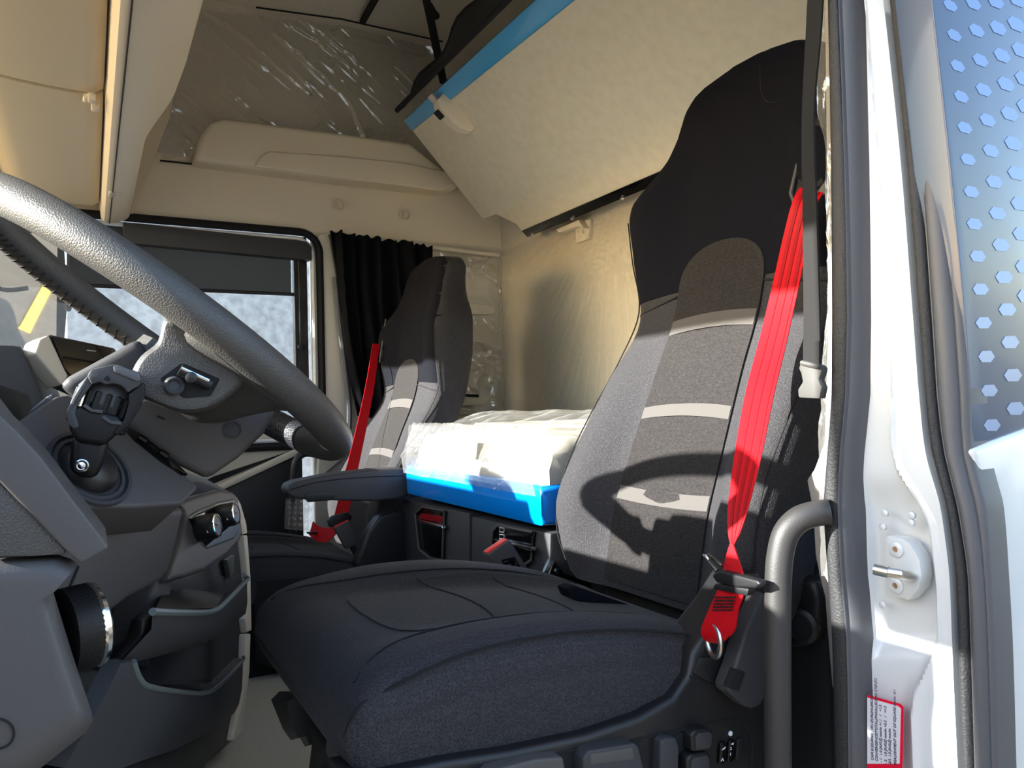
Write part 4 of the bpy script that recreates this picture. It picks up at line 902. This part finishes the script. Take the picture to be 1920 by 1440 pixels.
for cx, cy in HX:
    k = sm(cy/700); f = .82 + .25*((cx-1780)/140); f = max(.75, min(1.15, f))
    top = [(-16, -7), (-8, -15), (9, -7), (17, 6), (9, 15), (-8, 8)]; bot = [(-16, 0), (-9, -11), (9, -12), (17, 0), (9, 11), (-9, 11)]
    link('hexagon', prism([po(cx+f*(a[0]*(1-k)+b[0]*k), cy+f*(a[1]*(1-k)+b[1]*k), -.0035) for a, b in zip(top, bot)], (0, .0012, 0), 0), hexm, skin)
# door striker
sp_ = P(1690, 1065, 'X', .770)
dk = thing('door_striker', 'steel door striker loop screwed into the white pillar', 'striker', sp_)
pk = lambda x, y, o=0: P(x, y, 'X', .7725-o)
link('plate', prism([pk(x, y) for x, y in [(1659, 1008), (1664, 1005), (1692, 1010), (1704, 1018), (1716, 1036), (1724, 1052), (1728, 1080), (1722, 1104), (1703, 1126), (1692, 1122), (1660, 1117)]], (.02, 0, 0), .0015), cream if 0 else white, dk)
link('pin', tube([P(1648, 1070, 'X', .728), P(1684, 1076, 'X', .735), P(1715, 1082, 'X', .775)], .0052, 14), steel, dk)
link('pin_end', tube([P(1640, 1067, 'X', .727), P(1666, 1073, 'X', .731)], .0062, 14), steel, dk)
for x, y in ((1681, 1030), (1681, 1098)):
    b = link('screw', lathe(pk(x, y, .0005), (-1, 0, 0), [(.009, 0), (.0085, .002), (.006, .0032), (.0035, .0034), (.003, .001)], 20), white, dk)
    link('drive', lathe(pk(x, y, .0015), (-1, 0, 0), [(.003, 0), (.0028, .0018), (.0005, .0018)], 6), copper, b)
for x, y in ((1659, 962), (1655, 988), (1709, 966), (1708, 980), (1655, 1134)): link('rivet', lathe(P(x, y, 'X', .7745), (-1, 0, 0), [(.004, -.003), (.004, .0008), (.0025, .0016), (.0005, .0018)], 14), white, bpil)
# warning sticker, its lines of print run upwards
def kq(x, y, o=0): return P(x, y, 'X', .760-o)
sk_ = thing('alignment_sticker', 'silver sticker with red border and small print on the white pillar', 'sticker', kq(1660, 1380))
so2 = [(1626, 1303), (1688, 1320), (1694, 1326), (1691, 1460), (1626, 1460)]
link('red_border', prism([kq(x, y) for x, y in so2], (.0008, 0, 0), 0), redl, sk_)
link('backing', prism([kq(x, y, .0003) for x, y in [(1626, 1308), (1684, 1324), (1689, 1329), (1686.5, 1432), (1626, 1432)]], (.0005, 0, 0), 0), stick, sk_)
LN = [(1639, 1427, 'CAM 0125U0965   VIN ZCF62NU20C548618'), (1647, 1429, 'CONVERGENCE(TOTAL)/PARALLELISMO STERZO'), (1655, 1431, '- 1.  1.0 [AXLE] mm/m +1.1   /   +1.3'), (1664, 1434, '- 2.  1.0 [AXLE] mm/m +2.2   /   +1.2'), (1672, 1436, '-2/3. 1.0 [AXLE] mm/m'), (1682, 1438, 'MISALIGNMENT OUT OF SQUARE mm/m -0.1')]
for x, y, b in LN:
    p = kq(x, y, .0006); text(b, p, kq(x-1, y-100, .0006)-p, kq(x-10, y, .0006)-p, .0042, ink, sk_)
# grab handle on the pillar
gh = thing('pillar_grab_handle', 'long dark grey grab handle tube beside the driver seat', 'grab handle', P(1457, 1430, 'Y', .045))
hp = [(1556, 960, .012), (1530, 963, .022), (1498, 974, .032), (1474, 1000, .040), (1463, 1040, .044), (1459, 1090, .045), (1458, 1200, .045), (1458, 1330, .045), (1459, 1480, .045)]
link('tube', tube(spline([P(x, y, 'Y', d) for x, y, d in hp], 8), .0148, 20), mat('dark painted handle', srgb(50, 48, 47), .5, bump=('noise', 900, .3)), gh)
# lining, film and dark trim seen between the seat and the pillar
q_ = lambda x, y, X: P(x, y, 'X', X)
ql = struct(link('trim_4', prism([q_(x, y, .80) for x, y in [(1541, -420), (1566, -420), (1580, 900), (1575, 1310), (1559, 1288), (1552, 1200), (1546, 1120), (1536, 1080), (1528, 1040), (1524, 960), (1512, 900), (1526, 880), (1545, 830), (1552, 600)]], (.03, 0, 0), .003), mat('grey herringbone lining', srgb(176, 170, 160), .9, bump=('rib', 160, .8), var=('rib', 160, srgb(150, 144, 136)))))
ql['label'] = 'pale herringbone lining strip inside the door pillar'
def pf_(u, v):
    y = 20 + 1060*v; x0 = itp([(0, 1528), (210, 1532), (260, 1546), (560, 1552), (700, 1540), (860, 1535), (1080, 1540)], y); x1 = 1570
    p = P(x0+(x1-x0)*u, y, 'X', .775); p.x += .004*fbm(u*3, v*14, 2) ; return p
tag(link('pillar_film', surf(pf_, 14, 160), clear, None, 180), 'clear film along the inner edge of the driver side pillar', 'plastic film')
# dark lower quarter trim with its round cap
qt = thing('quarter_trim', 'black lower side trim with a round cap behind the driver seat', 'trim', q_(1500, 1300, .90))
link('panel', prism([q_(x, y, .88) for x, y in [(1440, 1030), (1500, 1075), (1532, 1085), (1548, 1120), (1556, 1290), (1560, 1500), (1430, 1500)]], (.05, 0, 0), .006), blackm, qt)
link('shoulder', prism([q_(x, y, .86) for x, y in [(1440, 1074), (1490, 1078), (1528, 1090), (1536, 1130), (1530, 1200), (1505, 1216), (1440, 1216)]], (.03, 0, 0), .012, 3), black, qt)
cpk = link('round_cap', lathe(q_(1505, 1174, .858), (-1, -.25, 0), [(.024, -.006), (.024, .004), (.020, .0075), (.0165, .0078), (.0158, .0068), (.0150, .0078), (.001, .0085)], 36), black, qt)
# grey side lining piece under the belt shoulder, right of the backrest
tag(link('side_lining_pad', prism([q_(x, y, .93) for x, y in [(1530, 735), (1546, 760), (1532, 860), (1512, 890), (1504, 960), (1476, 962), (1486, 880), (1505, 810)]], (.03, 0, 0), .006), feltlo), 'pale felt pad between the backrest and the door pillar', 'lining')
# hanging webbing with a plastic buckle
hw_ = thing('hanging_strap', 'black webbing strap with a grey buckle hanging by the door pillar', 'strap', P(1520, 700, 'X', .70))
sps = [(1552, -380, 27), (1537, -60, 26), (1531, 0, 28), (1527, 70, 27), (1518, 200, 22), (1518, 300, 24), (1520, 360, 25), (1522, 460, 27), (1524, 560, 29), (1525, 650, 31), (1525, 690, 30)]
sp3 = [P(x, y, 'X', .735) for x, y, w_ in sps]; spw = [P(x+w_/2, y, 'X', .735)-P(x-w_/2, y, 'X', .735) for x, y, w_ in sps]
link('webbing', ribbon(sp3, spw, .003), webb, hw_)
link('webbing_fold', ribbon([P(1525, 640, 'X', .731), P(1525, 690, 'X', .731)], [spw[-1]]*2, .004), webb, hw_)
bq = lambda x, y, X=.725: P(x, y, 'X', X)
link('buckle', prism([bq(x, y) for x, y in [(1502, 679), (1510, 676), (1535, 684), (1541, 690), (1539, 700), (1534, 712), (1541, 726), (1536, 748), (1496, 746), (1495, 730), (1504, 716), (1501, 700), (1496, 690)]], (.012, 0, 0), .003, 2), greyp, hw_)
link('buckle_bar', tube([bq(1503, 680, .722), bq(1537, 688, .722)], .003, 8), greyp, hw_)

# ================================================================== BELTS AND BUCKLES
DW = DS[1]; PW = PS[1]
bd = thing('driver_seat_belt', 'red seat belt across the driver backrest down to a black latch plate', 'seat belt', P(1350, 1180, 'Y', .13))
def belt(pts, w0):
    path = []; ws_ = []
    for x, y, X, wx, wy in pts:
        a = P(x-wx/2, y-wy/2, 'X', X); b = P(x+wx/2, y+wy/2, 'X', X); path.append((a+b)/2); ws_.append(b-a)
    return path, ws_
p1, w1 = belt([(1522, 358, .905, 44, 10), (1508, 385, .89, 44, 8), (1492, 450, .885, 46, 8), (1473, 540, .865, 48, 8), (1450, 640, .825, 50, 8), (1425, 740, .775, 52, 8), (1404, 850, .725, 50, 6), (1385, 950, .685, 38, 4), (1377, 1000, .672, 22, 2), (1374, 1022, .668, 7, -3)], 0)
link('webbing', ribbon(p1, w1, .0018), red, bd)
p2, w2 = belt([(1374, 1020, .668, 6, 2), (1374, 1045, .665, 22, 0), (1376, 1085, .660, 42, 0), (1372, 1110, .657, 50, 4), (1360, 1140, .655, 52, 6), (1348, 1180, .653, 62, 2), (1342, 1196, .655, 44, 2), (1340, 1206, .66, 26, 2)], 0)
link('webbing', ribbon(p2, w2, .0022), red, bd)
redd = mat('darker red belt rib', srgb(150, 3, 15), .55, spec=.25)
for k in (-.28, 0, .28): link('belt_rib', ribbon([p+w_*k+Vector((-.0016, -.0022, 0)) for p, w_ in zip(p1, w1)], [w_*.13 for w_ in w1], .001), redd, bd)
# bar tacks
for k in range(5):
    y = 1120+k*6; link('bar_tack', tube([P(1340+j*2.4-k*1.2, y+(1.2 if j % 2 else -1.2), 'X', .6515) for j in range(17)], .0008, 5), seam, bd)
tg = link('latch_plate', prism([P(x, y, 'X', .648) for x, y in [(1334, 1080), (1340, 1072), (1352, 1070), (1420, 1088), (1426, 1096), (1416, 1104), (1380, 1102), (1342, 1092)]], (.012, 0, 0), .003, 3), black, bd)
link('latch_cover', prism([P(x, y, 'X', .650) for x, y in [(1340, 1094), (1404, 1104), (1400, 1118), (1392, 1116), (1340, 1106), (1336, 1104)]], (.012, 0, 0), .002), black, tg)
link('tongue', tube([P(x, y, 'X', .652) for x, y in [(1345, 1070), (1319, 1039), (1330, 1041), (1354, 1060)]], .0022, 8), chrome, tg)
link('anchor_ring', tube([P(1338, 1200, 'X', .655)+Vector((.004*math.sin(a), .016*math.sin(a), .020*math.cos(a))) for a in [k*.25 for k in range(26)]], .0032, 8), steel, bd)
# passenger belt
pb = thing('passenger_seat_belt', 'red seat belt across the passenger backrest into a grey buckle', 'seat belt', P(640, 985, 'Y', 1.6))
p3 = [P(705, 645, 'Y', 1.93), P(694, 720, 'Y', 1.87), P(678, 800, 'Y', 1.80), P(655, 900, 'Y', 1.70), P(641, 960, 'Y', 1.62), P(634, 985, 'Y', 1.58)]
w3 = [Vector((.028*k, .004, 0)) for k in (.9, 1.1, 1.25, 1.45, 1.5, 1.45)]
link('webbing', ribbon(p3, w3, .0018), red, pb)
p4 = [P(636, 985, 'Y', 1.585), P(615, 1003, 'Y', 1.64), P(595, 1000, 'Y', 1.70), P(583, 990, 'Y', 1.74)]
link('webbing', ribbon(p4, [Vector((.012, 0, .04))]*4, .0018), red, pb)
link('latch_plate', prism([P(x, y, 'Y', 1.56) for x, y in [(614, 976), (622, 968), (652, 960), (661, 968), (656, 980), (632, 990), (618, 988)]], (0, .012, 0), .003), black, pb)
link('anchor_clip', prism([P(x, y, 'Y', 1.70) for x, y in [(575, 998), (608, 996), (609, 1001), (578, 1002)]], (0, .01, 0), .002), black, pb)
def buckle(nm, lb, face, sidep, cap, d, depth, lbl):
    t = thing(nm, lb, 'buckle', P(*face[2], 'Y', d), 'seat belt buckles')
    link('body', prism([P(x, y, 'Y', d) for x, y in face], (0, depth, 0), .003, 3), mat(lbl, srgb(70, 66, 66), .5), t)
    link('release_button', prism([P(x, y, 'Y', d+.002) for x, y in cap], (0, depth-.004, 0), .001), redp, t)
    return t
b1 = buckle('seat_belt_buckle', 'dark grey belt buckle with red button beside the driver cushion', [(914, 1040), (953, 1013), (956, 1012), (993, 1072), (990, 1082), (958, 1091), (946, 1088)], None, [(913, 1036), (950, 1011), (955, 1012), (918, 1041)], .72, .022, 'buckle grey')
link('label_plate', prism([P(x, y, 'Y', .7192) for x, y in [(940, 1050), (965, 1044), (976, 1062), (953, 1076)]], (0, .002, 0), .0005), gloss, b1)
for k, bd_ in enumerate(('PRESS', 'E4 0412', 'ISO 25')):
    p = P(945+k*4, 1056+k*6.5, 'Y', .7185); text(bd_, p, P(970+k*4, 1048+k*6.5, 'Y', .7185)-p, P(942+k*4, 1049+k*6.5, 'Y', .7185)-p, .0035, rubberg, b1)
link('stalk', tube([P(972, 1086, 'Y', .73), P(985, 1110, 'Y', .73)], .010, 10), blackm, b1)
b2 = buckle('seat_belt_buckle', 'grey belt buckle fastened to the passenger belt', [(627, 990), (655, 976), (672, 1016), (668, 1022), (649, 1030)], None, [(627, 988), (654, 975), (656, 978), (630, 992)], 1.545, .02, 'buckle grey light')
link('stalk', tube(spline([P(660, 1024, 'Y', 1.55), P(670, 1042, 'Y', 1.55), P(690, 1064, 'Y', 1.55)], 4), .008, 10), blackm, b2)
# ------------------------------------------------------------------ armrest and shield of the passenger seat
ar = [(537, 920), (541, 910), (556, 903), (620, 890), (700, 881), (760, 878), (772, 925), (748, 936), (700, 940), (580, 938), (552, 934), (541, 929)]
am = link('armrest', prism([P(x, y, 'Y', 1.42) for x, y in ar], (0, .075, 0), .014, 3), dash2, PS[0])
link('armrest_seam', tube(spline([P(x, y, 'Y', 1.419) for x, y in [(545, 918), (600, 903), (680, 895), (755, 892)]], 4), .0012, 5), blackm, am)
link('armrest_latch', prism([P(x, y, 'Y', 1.416) for x, y in [(574, 926), (582, 923), (624, 922), (628, 928), (626, 938), (578, 942), (573, 936)]], (0, .01, 0), .002), black, am)
link('side_shield', prism([P(x, y, 'Y', 1.47) for x, y in [(668, 1060), (690, 1000), (712, 968), (742, 958), (770, 962), (770, 1075), (700, 1085)]], (0, .05, 0), .008, 3), black, PS[0])
link('front_box', prism([P(x, y, 'Y', 1.50) for x, y in [(474, 1085), (640, 1070), (700, 1080), (700, 1300), (478, 1245)]], (0, .3, 0), .01), blackm, PS[0])
# ------------------------------------------------------------------ driver seat base, controls, lever
YB = .135
def yb(x, y, d=0): return P(x, y, 'Y', YB-d)
sb = link('base_cover', prism([yb(x, y) for x, y in [(640, 1462), (700, 1456), (830, 1428), (960, 1408), (1100, 1378), (1200, 1344), (1262, 1310), (1292, 1268), (1300, 1225), (1322, 1190), (1360, 1140), (1400, 1075), (1425, 1072), (1436, 1090), (1438, 1500), (620, 1500)]], (0, .06, 0), .012, 4), black, DS[0])
link('cover_joint', tube([yb(x, y, .0006) for x, y in [(1294, 1268), (1330, 1284), (1352, 1286), (1362, 1278), (1392, 1205), (1392, 1190), (1378, 1178)]], .0012, 5), blackm, sb)
link('cover_piece', prism([yb(x, y, .003) for x, y in [(1300, 1264), (1314, 1232), (1334, 1232), (1352, 1200), (1378, 1182), (1390, 1196), (1362, 1272), (1348, 1284), (1330, 1280)]], (0, .01, 0), .003), black, sb)
link('panel_groove', tube(spline([yb(x, y, .0006) for x, y in [(880, 1440), (1000, 1420), (1150, 1395), (1260, 1372), (1340, 1354), (1380, 1350), (1402, 1366), (1410, 1400), (1408, 1445)]], 4), .0013, 5), blackm, sb)
rl = link('recliner_lever', prism([P(x, y, 'Y', .105) for x, y in [(1380, 1250), (1400, 1180), (1432, 1110), (1438, 1120), (1438, 1300), (1428, 1322), (1412, 1330), (1398, 1326), (1366, 1298), (1366, 1288)]], (0, .025, 0), .006, 3), dash2, DS[0])
link('grip_pad', prism([P(x, y, 'Y', .1035) for x, y in [(1380, 1254), (1398, 1260), (1386, 1296), (1366, 1290)]], (0, .01, 0), .001), blackm, rl)
def ctl(nm, pts, d=.012, m=None, bw=.003): return link(nm, prism([yb(x, y, d) for x, y in pts], (0, d+.004, 0), bw, 3), m or black, DS[0])
for pts in ([(880, 1445), (1060, 1412), (1072, 1416), (1075, 1460), (880, 1460)], [(1090, 1410), (1205, 1386), (1212, 1392), (1214, 1460), (1094, 1460)], [(1236, 1384), (1282, 1374), (1280, 1460), (1234, 1460)]): ctl('control_well', pts, .0007, blackm, .0005)
k1 = ctl('seat_lever', [(920, 1446), (1005, 1424), (1056, 1420), (1062, 1450), (1062, 1465), (900, 1465)], .018, greyp)
k2 = ctl('seat_lever', [(1094, 1424), (1104, 1408), (1190, 1394), (1198, 1400), (1210, 1450), (1210, 1468), (1096, 1468)], .018, dash2)
link('lever_face', prism([yb(x, y, .0185) for x, y in [(1108, 1414), (1186, 1402), (1190, 1424), (1108, 1434)]], (0, .004, 0), .001), greyp, k2)
k3 = ctl('seat_lever', [(1240, 1390), (1250, 1384), (1268, 1384), (1274, 1400), (1272, 1468), (1238, 1468)], .014, dash2)
for pts in ([(1296, 1378), (1304, 1369), (1332, 1366), (1339, 1374), (1336, 1402), (1328, 1408), (1298, 1410)], [(1289, 1424), (1296, 1415), (1326, 1410), (1334, 1418), (1334, 1468), (1288, 1468)]):
    b = ctl('cushion_button', pts, .016); link('button_face', prism([yb(1300+(x-pts[0][0])*.75+4+(pts[0][0]-1296), y*.75+(pts[0][1]+14)*.25, .0165) for x, y in pts], (0, .004, 0), .001), dash2, b)
for x, y0, y1, marks in ((1357, 1392, 1432, None), (1373, 1388, 1428, '21'), (1389, 1386, 1424, None)):
    b = ctl('rocker_switch', [(x-6, y0+4), (x-3, y0), (x+4, y0-1), (x+7, y0+3), (x+5, y1-6), (x+2, y1), (x-7, y1+2), (x-9, y1-2)], .004, gloss if x < 1380 else black, .001)
    if marks:
        for k, c in enumerate(marks):
            p = yb(x-4-k, y0+20+k*11, .0045); text(c, p, yb(x+6-k, y0+18+k*11, .0045)-p, yb(x-3-k, y0+10+k*11, .0045)-p, .0052, whitep, b)
        link('icon', tube([yb(x-2, y0+8, .0046), yb(x+2, y0+5, .0046), yb(x+1, y0+9, .0046)], .0007, 5), whitep, b)
    elif x < 1360:
        link('icon', tube([yb(x-3, y0+14, .0046), yb(x+3, y0+9, .0046), yb(x+1, y0+13, .0046)], .0007, 5), whitep, b)
        link('icon', tube([yb(x-5, y1-5, .0046), yb(x-2, y1-10, .0046), yb(x, y1-5, .0046)], .0007, 5), whitep, b)
lab(link('indicator_lamp', lathe(yb(1369, 1375, .0005), (0, -1, 0), [(.0032, 0), (.003, .0015), (.0015, .0025), (.0003, .0027)], 14), whitep, DS[0]), 'small clear indicator lamp')
fl_ = link('front_lever', loft([[P(x, y, 'Y', .55) for x, y in [(508, 1312), (524, 1296), (548, 1296), (590, 1352), (588, 1392), (572, 1400), (558, 1376), (545, 1388), (530, 1366)]], [P(x, y, 'Y', .42) for x, y in [(508+30, 1312+6), (556, 1304), (580, 1304), (594, 1352), (592, 1392), (580, 1398), (574, 1380), (560, 1384), (548, 1366)]]]), black, DS[0])
link('front_rail', prism([P(x, y, 'Y', .30) for x, y in [(612, 1386), (622, 1378), (652, 1392), (700, 1430), (700, 1500), (610, 1500), (618, 1430), (610, 1410)]], (0, .08, 0), .006), black, DS[0])
link('wire', tube([P(590, 1350, 'Y', .46), P(600, 1358, 'Y', .46), P(596, 1372, 'Y', .46)], .003, 6), copper, DS[0])
link('cover_flap', prism([P(x, y, 'Y', .40) for x, y in [(1062, 1104), (1078, 1098), (1340, 1190), (1320, 1200), (1070, 1122)]], (0, .03, 0), .004), clothd, DS[0])
mech = link('recline_mechanism', prism([P(x, y, 'Y', .66) for x, y in [(1020, 1100), (1040, 1050), (1060, 1076), (1110, 1092), (1110, 1130), (1030, 1120)]], (0, .03, 0), .004), gloss, DS[0])
for x, y in ((1045, 1070), (1058, 1090), (1080, 1096)): link('bolt', lathe(P(x, y, 'Y', .66), (0, -1, 0), [(.006, 0), (.006, .004), (.001, .005)], 8), chrome, mech)
